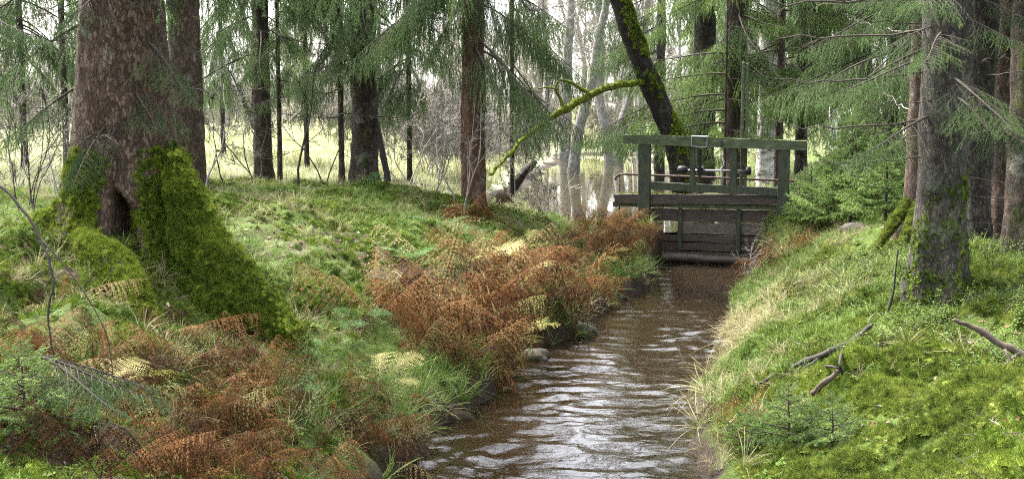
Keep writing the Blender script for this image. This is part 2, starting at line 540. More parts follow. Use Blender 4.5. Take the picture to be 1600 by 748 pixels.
def water_mat(name, body, bump, scale, stretch, rough=0.03):
    m, t, out = nodes(name)
    geo = nd(t, 'ShaderNodeNewGeometry')
    mp = nd(t, 'ShaderNodeMapping')
    mp.inputs['Scale'].default_value = stretch
    t.links.new(geo.outputs['Position'], mp.inputs['Vector'])
    n1 = nd(t, 'ShaderNodeTexNoise', _Scale=scale, _Detail=4.0, _Roughness=0.5)
    t.links.new(mp.outputs[0], n1.inputs['Vector'])
    bp = nd(t, 'ShaderNodeBump', _Strength=bump, _Distance=0.05)
    t.links.new(n1.outputs[0], bp.inputs['Height'])
    p = nd(t, 'ShaderNodeBsdfPrincipled', _Roughness=rough, _IOR=1.33)
    p.inputs['Base Color'].default_value = (*body, 1)
    t.links.new(bp.outputs[0], p.inputs['Normal'])
    t.links.new(p.outputs[0], out.inputs[0])
    return m


M['ground'] = ground_mat()
M['water'] = water_mat('stream_water', (0.012, 0.0078, 0.004), 0.10, 10, (1, 1.5, 1))
M['pond'] = water_mat('pond_water', (0.03, 0.026, 0.012), 0.05, 2.2, (1, 0.45, 1), 0.03)
M['foam'] = plain('white_foam', (0.5, 0.5, 0.48), (0.8, 0.8, 0.78), 40, 0.8, 0.5)

# ------------------------------------------------------------------ terrain
SY = np.array([0, 5, 7, 8.3, 9.1, 9.9, 10.6, 11.5, 12.3, 13.1, 13.8, 15, 16.1, 17.0, 17.9, 19, 20.2])
SL = np.array([-1.2, -1.0, -0.82, -0.72, -0.64, -0.30, -0.16, -0.06, 0.05, 0.55, 0.90, 1.15, 1.45, 1.85, 2.15, 2.3, 2.4])
RY = np.array([0, 5, 8.3, 10.2, 12.3, 13.8, 16.1, 17.9, 19, 20.2])
RR = np.array([0.8, 1.05, 1.25, 1.5, 2.10, 2.4, 2.92, 3.5, 3.9, 4.15])
PONDZ, DAMY = 0.48, 20.25
PLY, PLX = np.array([20.4, 22, 24, 27, 31, 36, 42, 48, 54, 62]), np.array([1.6, 0.9, 0.4, 0.0, 0.1, 0.6, 1.2, 1.8, 2.3, 3.2])
PRY, PRX = np.array([20.4, 22, 24, 27, 31, 36, 42, 48, 54, 62]), np.array([4.6, 4.9, 4.7, 4.3, 4.4, 4.6, 5.0, 5.4, 5.6, 5.2])


def edges(y):
    w = 0.10 * noise3(y * 1.7, 3.0) + 0.05 * noise3(y * 5.1, 9.0)
    w2 = 0.07 * noise3(y * 1.9, 23.0) + 0.04 * noise3(y * 5.7, 29.0)
    return np.interp(y, SY, SL) + w, np.interp(y, RY, RR) + w2


def height(x, y):
    x, y = np.broadcast_arrays(np.asarray(x, float), np.asarray(y, float))
    l, r = edges(y)
    sl, sr = l - x, x - r
    lp = np.interp(sl, [-0.25, -0.02, 0.10, 0.25, 0.6, 1.2, 2.0, 3.0, 4.5, 8, 20], [-0.4, -0.12, 0.16, 0.28, 0.46, 0.70, 1.0, 1.27, 1.42, 1.30, 1.25])
    rp = np.interp(sr, [-0.25, -0.02, 0.12, 0.3, 0.7, 1.3, 2.0, 3.0, 5, 8, 20], [-0.4, -0.12, 0.10, 0.20, 0.38, 0.64, 0.93, 1.18, 1.45, 1.6, 1.7])
    lp2 = np.interp(sl, [-0.25, -0.02, 0.10, 0.25, 0.6, 1.2, 2.0, 3.0, 4.5, 8, 20], [-0.4, -0.12, 0.16, 0.28, 0.44, 0.58, 0.72, 0.98, 1.30, 1.30, 1.25])
    bl = sstep(14.5, 17.5, y)
    lp = lp * (1 - bl) + lp2 * bl
    mid = (l + r) / 2
    h = np.where(x < mid, lp, rp)
    h = np.where((sl < -0.25) & (sr < -0.25), -0.4, h)
    # dam crest beside the sluice and ground round the pond
    up = np.where(x < 3, np.interp(sl, [-0.2, 0.25, 1.2, 3, 5], [0.3, 0.66, 0.68, 0.92, 1.3]),
                  np.interp(sr, [-0.2, 0.25, 1.0, 3, 6], [0.3, 0.85, 1.05, 1.3, 1.5]))
    dam = sstep(18.6, 19.9, y) * (1 - sstep(20.6, 21.6, y))
    inch = (sl < 0.05) & (sr < 0.05)
    h = np.where(inch, h, np.maximum(h, up * dam + h * (1 - dam)))
    # beyond the dam
    pl = np.interp(y, PLY, PLX) + 0.25 * noise3(y * 0.6, 51.0)
    pr = np.interp(y, PRY, PRX) + 0.25 * noise3(y * 0.6, 61.0)
    dl, dr = pl - x, x - pr
    out = np.maximum(dl, dr)
    land = np.where(dl > dr, np.interp(dl, [-1, 0, 0.5, 2.5, 6, 20], [0.0, 0.46, 0.62, 0.98, 1.25, 1.22]),
                    np.interp(dr, [-1, 0, 0.5, 2.5, 6, 20], [0.0, 0.46, 0.70, 1.1, 1.4, 1.6]))
    far = np.interp(y, [56, 60, 66, 76, 100, 600], [0, 0.35, 0.9, 1.7, 2.6, 6.0])
    endp = sstep(55, 60, y)
    land = np.maximum(land, endp * (0.5 + far))
    land = land + far * sstep(-14, -2, x) * 0.0 + np.where(land > 1.0, 0.4 * np.clip(far, 0, 2), 0) * (1 - endp)
    b = sstep(20.3, 21.0, y)
    h = h * (1 - b) + land * b
    # leave the sluice opening free
    fine = sstep(0.15, 0.6, np.where(y < 20.5, np.maximum(sl, sr), out))
    h = h + fine * (0.10 * fbm(x * 0.9, y * 0.9, 0, 3) + 0.065 * fbm(x * 3.0, y * 3.0, 3.0, 3) * sstep(40, 20, y) + 0.055 * fbm(x * 2.1, y * 2.1, 15.0, 2) * sstep(0.4, 1.0, sr) * (y < 16))
    # mossy hummock on the right bank, hump beside the old spruce
    for (cx, cy_, rx, ry, a) in HUMPS:
        h = h + a * np.exp(-(((x - cx) / rx) ** 2 + ((y - cy_) / ry) ** 2))
    return h


HUMPS = [(2.42, 8.45, 0.30, 0.45, 0.20), (2.85, 8.9, 0.35, 0.4, 0.12), (-3.4, 10.3, 0.8, 0.9, 0.10),
         (3.9, 10.4, 0.7, 0.7, 0.10), (-2.9, 8.2, 0.5, 0.5, 0.08), (2.9, 6.6, 0.4, 0.4, 0.10)]


_h = np.random.default_rng(31)
for _k in range(70):
    _y = _h.uniform(5, 14)
    _x = float(np.interp(_y, RY, RR)) + _h.uniform(0.5, 3.0)
    _r = _h.uniform(0.12, 0.30)
    HUMPS.append((_x, _y, _r, _r * _h.uniform(0.8, 1.4), _r * _h.uniform(0.2, 0.42)))
for _k in range(30):
    _y = _h.uniform(7, 18)
    _x = float(np.interp(_y, SY, SL)) - _h.uniform(0.8, 4.0)
    _r = _h.uniform(0.15, 0.35)
    HUMPS.append((_x, _y, _r, _r, _r * _h.uniform(0.12, 0.3)))


def axis(parts):
    a = []
    for lo, hi, st in parts:
        a.append(np.arange(lo, hi, st))
    a.append([parts[-1][1]])
    return np.concatenate(a)


gx = axis([(-260, -60, 12), (-60, -20, 2.5), (-20, -8, 0.6), (-8, -4.5, 0.12), (-4.5, 5.2, 0.05), (5.2, 9, 0.14), (9, 20, 0.6), (20, 60, 2.5), (60, 260, 12)])
gy = axis([(-30, 0, 3), (0, 4, 0.3), (4, 14, 0.05), (14, 22, 0.08), (22, 32, 0.25), (32, 70, 0.8), (70, 130, 3), (130, 620, 18)])
X, Y = np.meshgrid(gx, gy)
Z = height(X, Y)
ny, nx = X.shape
mb = MB()
idx = np.arange(nx * ny).reshape(ny, nx)
mb.add(np.stack([X, Y, Z], -1), None, np.stack([idx[:-1, :-1], idx[:-1, 1:], idx[1:, 1:], idx[1:, :-1]], -1).reshape(-1, 4))
gme = mb.mesh('ground', M['ground'], True)
l_, r_ = edges(Y)
sl_, sr_ = l_ - X, X - r_


def zones(x, y, z):
    l, r = edges(y)
    s = np.where(y < 20.4, np.maximum(l - x, x - r), 3.0)
    moss = 0.55 + 0.35 * fbm(x * 0.7, y * 0.7, 7.0, 2)
    moss = moss + 0.35 * (x > (l + r) / 2)
    mead = sstep(24, 34, y + 2.5 * noise3(x * 0.3, y * 0.3)) * sstep(3.0, 0.5, np.where(y < 60, x, -5))
    mead = np.maximum(mead, sstep(40, 60, y))
    soil = 1 - sstep(0.05, 0.32, s + 0.1 * noise3(x * 3, y * 3))
    soil = np.where(z < 0.12, 1.0, soil)
    soil = np.where((y > 20.5) & (y < 66), np.maximum(soil, 1 - sstep(PONDZ + 0.05, PONDZ + 0.20, z)), soil)
    return np.clip(moss, 0, 1), np.clip(mead, 0, 1), np.clip(soil, 0, 1)


zm, zg, zs = zones(X, Y, Z)
ca = gme.color_attributes.new('zone', 'FLOAT_COLOR', 'POINT')
ca.data.foreach_set('color', np.stack([zm, zg, zs, np.ones_like(zm)], -1).astype(np.float32).ravel())
link('ground', gme, kind='structure')

# stream surface with real waves
wx, wy = np.arange(-1.9, 4.7, 0.03), np.arange(2.5, 20.3, 0.03)
WX, WY = np.meshgrid(wx, wy)
wl, wr = edges(WY)
u = WX + 0.12 * noise3(WX * 1.3, WY * 1.3, 5.0)
v = WY + 0.12 * noise3(WX * 1.3, WY * 1.3, 8.0)
rid = lambda a: 1 - np.abs(a)
cur = np.clip(0.5 + 0.9 * fbm(u * 0.9, v * 0.45, 2.0, 3), 0, 1.3)
WZ = (0.010 * (0.3 + cur) * rid(noise3(u * 2.6, v * 3.4, 1.0)) ** 2 + 0.0095 * noise3(u * 4.6, v * 6.6, 4.0) * (0.35 + cur) + 0.007 * noise3(u * 1.3, v * 1.6, 6.0)
      + 0.006 * noise3(u * 9, v * 12, 4.0) * (0.15 + cur ** 1.5) + 0.0018 * noise3(u * 15, v * 19, 4.0) * cur)
keep = (WX > wl - 0.35) & (WX < wr + 0.35)
ny, nx = WX.shape
idx = np.arange(nx * ny).reshape(ny, nx)
Q = np.stack([idx[:-1, :-1], idx[:-1, 1:], idx[1:, 1:], idx[1:, :-1]], -1).reshape(-1, 4)
kk = keep.ravel()[Q].all(1)
Q = Q[kk]
used = np.unique(Q)
remap = np.zeros(nx * ny, np.int64)
remap[used] = np.arange(len(used))
mb = MB()
mb.add(np.stack([WX, WY, WZ], -1).reshape(-1, 3)[used], None, remap[Q])
link('stream', mb.mesh('stream', M['water'], True), kind='structure')
mb = MB()
px_, py_ = np.linspace(-3, 9, 25), np.linspace(20.42, 66, 60)
A, B = np.meshgrid(px_, py_)
idx = np.arange(A.size).reshape(A.shape)
mb.add(np.stack([A, B, np.full_like(A, PONDZ)], -1), None, np.stack([idx[:-1, :-1], idx[:-1, 1:], idx[1:, 1:], idx[1:, :-1]], -1).reshape(-1, 4))
link('pond', mb.mesh('pond', M['pond'], True), kind='structure')


def hz(x, y):
    return float(height(np.array([x]), np.array([y]))[0])


def hit(px, py, lift=0.0, d0=4.0, d1=26.0):
    """where the sight line of a pixel meets the ground, lifted a little"""
    d = np.arange(d0, d1, 0.01)
    y = 1900 * CP + (374.0 - py) * SP
    x = (px - 800.0) / y * d
    z = CAMZ + (-1900 * SP + (374.0 - py) * CP) / y * d
    k = np.argmax(z < np.maximum(height(x, d), 0.0))
    return (px, py, float(d[k]) - lift * 7)


def gp(px, d, dz=0.0):
    """ground point under photograph column px at distance d"""
    k = d / (1900 * CP)
    x = (px - 800) * d / 1900
    return Vector((x, d, hz(x, d) + dz))


# ------------------------------------------------------------------ scatter (geometry nodes, for uncountable cover only)
_src = {}


def source(name, meshes):
    c = bpy.data.collections.new('src_' + name)
    for i, me in enumerate(meshes):
        o = bpy.data.objects.new('%s_%02d' % (name, i), me)
        c.objects.link(o)
    return c


def rot_from_normals(N, yaw, tilt=0.0, rng=None):
    N = np.asarray(N, float)
    if tilt:
        N = N + rng.normal(0, tilt, N.shape)
    N = N / np.linalg.norm(N, axis=1)[:, None]
    a = np.stack([np.cos(yaw), np.sin(yaw), np.zeros_like(yaw)], -1)
    xx = a - N * (a * N).sum(1)[:, None]
    xx /= np.linalg.norm(xx, axis=1)[:, None] + 1e-9
    yy = np.cross(N, xx)
    r00, r10, r20 = xx[:, 0], xx[:, 1], xx[:, 2]
    r21, r22 = yy[:, 2], N[:, 2]
    return np.stack([np.arctan2(r21, r22), -np.arcsin(np.clip(r20, -1, 1)), np.arctan2(r10, r00)], -1)


def scatter(name, P, ROT, S, coll, parent=None, label=None, cat=None, rng=None):
    n = len(P)
    me = bpy.data.meshes.new(name)
    me.vertices.add(n)
    me.vertices.foreach_set('co', np.asarray(P, np.float32).ravel())
    a = me.attributes.new('rot', 'FLOAT_VECTOR', 'POINT')
    a.data.foreach_set('vector', np.asarray(ROT, np.float32).ravel())
    S = np.asarray(S, np.float32)
    if S.ndim == 1:
        S = np.repeat(S[:, None], 3, 1)
    a = me.attributes.new('scl', 'FLOAT_VECTOR', 'POINT')
    a.data.foreach_set('vector', S.ravel())
    a = me.attributes.new('pick', 'INT', 'POINT')
    a.data.foreach_set('value', (rng or np.random.default_rng(1)).integers(0, len(coll.objects), n).astype(np.int32))
    ng = bpy.data.node_groups.new(name, 'GeometryNodeTree')
    ng.interface.new_socket('Geometry', in_out='INPUT', socket_type='NodeSocketGeometry')
    ng.interface.new_socket('Geometry', in_out='OUTPUT', socket_type='NodeSocketGeometry')
    gi, go = ng.nodes.new('NodeGroupInput'), ng.nodes.new('NodeGroupOutput')
    ip = ng.nodes.new('GeometryNodeInstanceOnPoints')
    ci = ng.nodes.new('GeometryNodeCollectionInfo')
    ci.inputs['Collection'].default_value = coll
    ci.inputs['Separate Children'].default_value = True
    ci.inputs['Reset Children'].default_value = True
    def attr(nm, ty):
        k = ng.nodes.new('GeometryNodeInputNamedAttribute')
        k.data_type = ty
        k.inputs['Name'].default_value = nm
        return [s for s in k.outputs if s.enabled and s.name == 'Attribute'][0]
    e2r = ng.nodes.new('FunctionNodeEulerToRotation')
    L = ng.links.new
    L(gi.outputs[0], ip.inputs['Points'])
    L(ci.outputs[0], ip.inputs['Instance'])
    ip.inputs['Pick Instance'].default_value = True
    L(attr('pick', 'INT'), ip.inputs['Instance Index'])
    L(attr('rot', 'FLOAT_VECTOR'), e2r.inputs[0])
    L(e2r.outputs[0], ip.inputs['Rotation'])
    L(attr('scl', 'FLOAT_VECTOR'), ip.inputs['Scale'])
    L(ip.outputs[0], go.inputs[0])
    o = link(name, me, parent, label, cat, None, 'stuff')
    md = o.modifiers.new('scatter', 'NODES')
    md.node_group = ng
    return o


# ------------------------------------------------------------------ small plant meshes
def grass_tuft(seed, mat, n=12, h=0.18, w=0.005, spread=0.05, lean=0.6, seg=3):
    g = np.random.default_rng(seed)
    mb = MB()
    for k in range(n):
        a = g.uniform(0, 2 * np.pi)
        b = np.array([math.cos(a), math.sin(a), 0])
        s = b * g.uniform(0, spread)
        hh = h * g.uniform(0.5, 1.15)
        le = lean * g.uniform(0.2, 1.2)
        side = np.array([-b[1], b[0], 0]) * w * g.uniform(0.7, 1.2)
        t = np.linspace(0, 1, seg + 1)
        ax = s + b[None] * (le * hh * t ** 2)[:, None] + np.array([0, 0, 1.0]) * (hh * (t - 0.38 * min(1.6, le) * t ** 2.2))[:, None]
        wd = (1 - t) ** 0.6 * 0.9 + 0.1
        V = np.stack([ax - side * wd[:, None], ax + side * wd[:, None]], 1).reshape(-1, 3)
        Q = [[2 * i, 2 * i + 1, 2 * i + 3, 2 * i + 2] for i in range(seg)]
        mb.add(V, None, Q)
    return mb.mesh('grass_tuft', mat)


def moss_tuft(seed, mat, n=150, r=0.05, l=0.017, w=0.0032, up=0.5):
    """small moss cushion: a dome of fine hair-like shoots"""
    g = np.random.default_rng(seed)
    mb = MB()
    p = np.stack([g.normal(0, r * 0.5, n), g.normal(0, r * 0.5, n), np.zeros(n)], -1)
    q = np.hypot(p[:, 0], p[:, 1]) / r
    p[:, 2] = np.maximum(0, 0.5 * r * (1 - q ** 2)) + g.uniform(-0.006, 0.004, n)
    d = g.normal(0, 0.45, (n, 3)) + p * np.array([1, 1, 0]) / r * 0.8
    d[:, 2] = np.abs(d[:, 2]) + up
    d /= np.linalg.norm(d, axis=1)[:, None]
    s = np.cross(d, g.normal(0, 1, (n, 3)))
    s /= np.linalg.norm(s, axis=1)[:, None]
    ll = l * g.uniform(0.5, 1.5, n)[:, None]
    V = np.stack([p - d * 0.006 - s * w / 2, p - d * 0.006 + s * w / 2, p + d * ll], 1)
    mb.add(V.reshape(-1, 3), np.arange(3 * n).reshape(n, 3))
    # the solid heart of the cushion
    a = np.linspace(0, 2 * np.pi, 8)[:-1]
    C = np.vstack([np.stack([0.75 * r * np.cos(a), 0.75 * r * np.sin(a), 0 * a - 0.008], -1), np.stack([0.4 * r * np.cos(a + .4), 0.4 * r * np.sin(a + .4), 0 * a + 0.14 * r], -1), [[0, 0, 0.22 * r]]])
    C += g.normal(0, 0.003, C.shape)
    T = []
    for k in range(7):
        k2 = (k + 1) % 7
        T += [[k, k2, 7 + k], [k2, 7 + k2, 7 + k], [7 + k, 7 + k2, 14]]
    mb.add(C, T)
    return mb.mesh('moss_tuft', mat)


def sorrel(seed, mat, n=9, r=0.05, h=0.05, lr=0.013):
    g = np.random.default_rng(seed)
    mb = MB()
    for k in range(n):
        a = g.uniform(0, 6.28)
        q = r * math.sqrt(g.uniform(0, 1))
        c = np.array([q * math.cos(a), q * math.sin(a), h * g.uniform(0.4, 1.2)])
        for j in range(3):
            b = a + j * 2.09 + g.uniform(-0.3, 0.3)
            d = np.array([math.cos(b), math.sin(b), g.uniform(-0.35, 0.15)])
            s = np.array([-d[1], d[0], g.uniform(-0.2, 0.2)])
            R_ = lr * g.uniform(0.8, 1.3)
            V = [c, c + d * R_ - s * R_ * 0.55, c + d * R_ * 1.7, c + d * R_ + s * R_ * 0.55]
            mb.add(V, None, [[0, 1, 2, 3]])
    return mb.mesh('small_leaf_plant', mat)


def bilberry(seed, mat, tm, n=7, h=0.22):
    g = np.random.default_rng(seed)
    mb = MB()
    for k in range(n):
        a = g.uniform(0, 6.28)
        d = np.array([math.cos(a) * 0.5, math.sin(a) * 0.5, 1.0])
        b = np.array([g.normal(0, 0.04), g.normal(0, 0.04), 0])
        L = h * g.uniform(0.6, 1.2)
        P = np.array([b + d * L * t + np.array([0, 0, -0.25 * L * t * t]) + g.normal(0, 0.004, 3) for t in (0, 0.35, 0.7, 1)])
        tube(mb, P, [0.0025, 0.002, 0.0015, 0.001], 3, 1, False)
        for j in range(12):
            t = g.uniform(0.25, 1)
            c = b + d * L * t + np.array([0, 0, -0.25 * L * t * t])
            dd = g.normal(0, 1, 3)
            dd[2] = dd[2] * 0.4
            dd /= np.linalg.norm(dd)
            s = np.cross(dd, [0, 0, 1.0]) + g.normal(0, 0.2, 3)
            l = g.uniform(0.012, 0.022)
            c = c + dd * 0.006
            mb.add([c, c + dd * l * 0.5 - s * l * 0.3, c + dd * l, c + dd * l * 0.5 + s * l * 0.3], None, [[0, 1, 2, 3]])
    return mb.mesh('bilberry', [mat, tm])


def leaf_mesh(seed, mat, l=0.04):
    g = np.random.default_rng(seed)
    mb = MB()
    n = 7
    t = np.linspace(0, 1, n)
    wd = 0.32 * l * np.sin(np.pi * t ** 0.85) * g.uniform(0.8, 1.2)
    z = 0.006 + g.uniform(0.1, 0.35) * l * (t - 0.5) ** 2 * 4
    cu = g.uniform(0.2, 0.7)
    V = []
    for i in range(n):
        V += [[l * (t[i] - .5), -wd[i], z[i] + cu * wd[i]], [l * (t[i] - .5), 0, z[i]], [l * (t[i] - .5), wd[i], z[i] + cu * wd[i]]]
    Q = []
    for i in range(n - 1):
        Q += [[3 * i, 3 * i + 1, 3 * i + 4, 3 * i + 3], [3 * i + 1, 3 * i + 2, 3 * i + 5, 3 * i + 4]]
    mb.add(V, None, Q)
    return mb.mesh('fallen_leaf', mat)


def frond(seed, mat, L=0.75, dead=True, npair=20, arch=0.6, collapse=0.0, kink=None):
    """pinnate fern frond, base at the origin, growing along +X and up, then arching over"""
    g = np.random.default_rng(seed)
    mb = MB()
    n = 22
    t = np.linspace(0, 1, n)
    x = L * (t - 0.18 * arch * t ** 3)
    z = L * (0.75 * t * (1 - collapse) - arch * t ** 2.1 * (0.75 + 0.5 * collapse))
    if kink:
        k_ = t > kink
        ik = int(kink * (n - 1))
        x = np.where(k_, x[ik] + (t - kink) * L * g.uniform(-0.1, 0.45), x)
        z = np.where(k_, z[ik] - (t - kink) * L * 0.9, z)
    y = L * 0.12 * g.normal() * t ** 2 + 0.02 * L * np.sin(t * 5 + g.uniform(0, 6)) * dead
    P = np.stack([x, y, z], -1)
    tube(mb, P, np.interp(t, [0, 1], [0.0045, 0.0012]), 4, 0, False)
    T = np.gradient(P, axis=0)
    T /= np.linalg.norm(T, axis=1)[:, None]
    for k in range(npair):
        tt = 0.2 + 0.79 * k / (npair - 1)
        i = min(int(tt * (n - 1)), n - 2)
        p = P[i] + (P[i + 1] - P[i]) * (tt * (n - 1) - i)
        ax = T[i]
        lat = np.cross([0, 0, 1.0], ax)
        lat /= np.linalg.norm(lat)
        nrm = np.cross(ax, lat)
        for sgn in (-1, 1):
            if dead and g.uniform() < 0.06: continue
            pl = L * 0.26 * math.sin(math.pi * min(1, (tt - 0.06) * 0.98)) ** 0.8 * g.uniform(0.8, 1.1) + 0.012
            d = lat * sgn * 0.95 + ax * g.uniform(0.25, 0.5)
            hang = g.uniform(0.5, 2.2) if dead else g.uniform(0.0, 0.25)
            curl = g.uniform(-0.5, 0.7) if dead else 0.0
            m_ = 8
            s_ = np.linspace(0, 1, m_ + 1)
            A = p[None] + (d[None] * s_[:, None] + nrm[None] * (curl * s_ ** 2)[:, None]) * pl
            A[:, 2] -= hang * pl * s_ ** 1.7
            A += g.normal(0, 0.004 if dead else 0.001, A.shape) * s_[:, None]
            D = np.gradient(A, axis=0)
            D /= np.linalg.norm(D, axis=1)[:, None]
            sd = np.cross(D, nrm)
            sd /= np.linalg.norm(sd, axis=1)[:, None] + 1e-9
            V, F = [], []
            for q in range(m_):
                wq = pl * (0.075 if dead else 0.12) * (1 - s_[q] * 0.75) * g.uniform(0.4, 1.4) + 0.002
                st = (A[q + 1] - A[q])
                for s2 in (-1, 1):
                    tw = nrm * g.normal(0, 0.5 if dead else 0.12) * wq
                    b = len(V)
                    V += [A[q], A[q] + st * 0.9 + sd[q] * s2 * wq + tw, A[q] + st * 0.6]
                    F.append([b, b + 1, b + 2])
            mb.add(V, F)
    return mb.mesh('frond', mat)


def needles(mb, P, g, sp, nl, nw, k=3, m=0):
    P = np.asarray(P)
    seg = np.diff(P, axis=0)
    ln = np.linalg.norm(seg, axis=1)
    tot = ln.sum()
    n = max(2, int(tot / sp)) * k
    s = g.uniform(0, tot, n)
    cs = np.concatenate([[0], np.cumsum(ln)])
    i = np.clip(np.searchsorted(cs, s) - 1, 0, len(seg) - 1)
    p = P[i] + seg[i] * ((s - cs[i]) / (ln[i] + 1e-9))[:, None]
    ax = seg[i] / (ln[i][:, None] + 1e-9)
    rd = g.normal(0, 1, (n, 3))
    rd -= ax * (rd * ax).sum(1)[:, None]
    rd /= np.linalg.norm(rd, axis=1)[:, None] + 1e-9
    d = ax * 0.75 + rd * 0.8
    sd = np.cross(d, g.normal(0, 1, (n, 3)))
    sd /= np.linalg.norm(sd, axis=1)[:, None] + 1e-9
    l = nl * g.uniform(0.7, 1.25, n)[:, None]
    V = np.stack([p - sd * nw / 2, p + sd * nw / 2, p + d * l], 1).reshape(-1, 3)
    mb.add(V, np.arange(3 * n).reshape(n, 3), None, m)


def spruce_branch(seed, mats, L=1.8, droop=0.35, sp=0.008, nl=0.017, nw=0.0035, hang=0.5, bare=0.25, step=0.075, tw=0.42, sub=0.065, upturn=0.1):
    g = np.random.default_rng(seed)
    mb = MB()
    n = 14
    t = np.linspace(0, 1, n)
    P = np.stack([L * t, L * (0.07 * np.sin(3 * t + g.uniform(0, 6)) * t), L * (-droop * t ** 1.4 + upturn * np.clip(t - 0.5, 0, 1) ** 1.5 * 2)], -1)
    tube(mb, P, np.interp(t, [0, 1], [0.011 * L ** 0.8 + 0.003, 0.0018]), 5, 1, False)
    needles(mb, P[int(n * 0.55):], g, sp, nl, nw, 3)
    s = 0.10 * L
    sg = 1
    while s < L * 0.985:
        tt = s / L
        i = min(int(tt * (n - 1)), n - 2)
        p = P[i] + (P[i + 1] - P[i]) * (tt * (n - 1) - i)
        ax = P[i + 1] - P[i]
        ax /= np.linalg.norm(ax)
        lat = np.array([-ax[1], ax[0], 0])
        a = R(g.uniform(42, 68)) * sg
        d = ax * math.cos(a) + lat * math.sin(a)
        l = (L * tw * (1 - tt) ** 0.65 * min(1, tt * 4 + 0.35) + 0.05) * g.uniform(0.65, 1.15)
        m = 6
        w = np.linspace(0, 1, m)
        A = p[None] + d[None] * (l * w)[:, None] + lat[None] * (0.1 * l * g.normal() * w ** 2)[:, None]
        A[:, 2] -= hang * l * w ** 1.6 * g.uniform(0.5, 1.3)
        tube(mb, A, np.interp(w, [0, 1], [0.0035, 0.0012]), 3, 1, False)
        live = tt > bare + g.uniform(-0.12, 0.12)
        if live:
            needles(mb, A[1:], g, sp, nl, nw, 3)
        q, s2 = 0.18, 1
        while q < 0.95 and l > 0.09:
            j = min(int(q * (m - 1)), m - 2)
            pp = A[j] + (A[j + 1] - A[j]) * (q * (m - 1) - j)
            ad = A[j + 1] - A[j]
            ad /= np.linalg.norm(ad) + 1e-9
            l2 = np.array([-ad[1], ad[0], 0])
            b = R(g.uniform(38, 62)) * s2
            d2 = ad * math.cos(b) + l2 * math.sin(b)
            ll = l * 0.42 * (1 - q) ** 0.5 * g.uniform(0.6, 1.2) + 0.03
            w3 = np.array([0, 0.5, 1.0])
            B = pp[None] + d2[None] * (ll * w3)[:, None]
            B[:, 2] -= hang * 1.2 * ll * w3 ** 1.5 * g.uniform(0.4, 1.4)
            tube(mb, B, [0.0018, 0.0014, 0.001], 3, 1, False)
            if live or g.uniform() < 0.25:
                needles(mb, B, g, sp, nl, nw, 4)
            q += sub / l * g.uniform(0.7, 1.3)
            s2 = -s2
        s += step * 0.5 * g.uniform(0.6, 1.4)
        sg = -sg
    return mb.mesh('branch', mats)


def dead_branch(seed, mat, L=1.2, r=0.01, droop=0.25, nside=9, fine=True):
    g = np.random.default_rng(seed)
    mb = MB()
    n = 12
    t = np.linspace(0, 1, n)
    P = np.stack([L * t, L * 0.08 * np.sin(4 * t + g.uniform(0, 6)) * t, L * (-droop * t + 0.16 * t ** 2.5) + L * 0.02 * g.normal(0, 1, n) * t], -1)
    tube(mb, P, np.interp(t, [0, 1], [r, r * 0.18]), 5, 0, False)
    for k in range(nside):
        tt = g.uniform(0.15, 0.95)
        i = min(int(tt * (n - 1)), n - 2)
        p = P[i]
        ax = P[i + 1] - P[i]
        ax /= np.linalg.norm(ax)
        lat = np.array([-ax[1], ax[0], 0]) * g.choice([-1, 1])
        d = ax * 0.6 + lat * g.uniform(0.4, 0.9) + np.array([0, 0, g.uniform(-0.7, 0.2)])
        l = L * g.uniform(0.12, 0.35) * (1.1 - tt)
        w = np.linspace(0, 1, 5)
        A = p + d[None] * (l * w)[:, None] + g.normal(0, 0.02 * l, (5, 3)) * w[:, None]
        tube(mb, A, np.interp(w, [0, 1], [r * 0.35, r * 0.12]), 3, 0, False)
        if fine:
            for j in range(3):
                q = A[g.integers(1, 5)]
                d2 = d + g.normal(0, 0.6, 3)
                tube(mb, np.stack([q, q + d2 * l * 0.25, q + d2 * l * 0.5 + g.normal(0, 0.01, 3)]), [r * 0.16, r * 0.12, r * 0.08], 3, 0, False)
    return mb.mesh('dead_branch', mat)


def bare_shrub(seed, mat, H=2.0, r=0.012, spread=0.35, depth=3, kids=4, wob=0.12, nseg=4, taper=0.22, stems=1, minr=0.0012, lean=(0, 0)):
    """recursive leafless stem"""
    g = np.random.default_rng(seed)
    mb = MB()

    def grow(p, d, L, rr, dep):
        n = max(4, min(10, int(L / 0.12)))
        pts, dd = [p], d.copy()
        for k in range(n):
            dd = dd + g.normal(0, wob, 3) + np.array([0, 0, 0.05])
            dd /= np.linalg.norm(dd)
            pts.append(pts[-1] + dd * L / n)
        pts = np.array(pts)
        tube(mb, pts, np.maximum(minr, np.interp(np.linspace(0, 1, n + 1), [0, 1], [rr, rr * taper])), nseg if dep > 1 else 3, 0, False)
        if dep <= 0: return
        for k in range(int(kids * g.uniform(0.7, 1.4))):
            f = g.uniform(0.25, 0.98)
            i = int(f * n)
            a = pts[min(i + 1, n)] - pts[max(i - 1, 0)]
            a /= np.linalg.norm(a)
            s = g.normal(0, 1, 3)
            s -= a * (s @ a)
            s /= np.linalg.norm(s)
            an = g.uniform(0.45, 1.0)
            grow(pts[i], a * math.cos(an) + s * math.sin(an), L * g.uniform(0.28, 0.52) * (1.25 - 0.6 * f), max(minr, rr * (1 - f * (1 - taper)) * 0.55), dep - 1)
    for s in range(stems):
        d = np.array([lean[0] + g.normal(0, spread), lean[1] + g.normal(0, spread), 1.0])
        d /= np.linalg.norm(d)
        grow(np.array([g.normal(0, 0.03), g.normal(0, 0.03), -0.08]), d, H * g.uniform(0.8, 1.1), r, depth)
    return mb.mesh('bare_stem', mat)


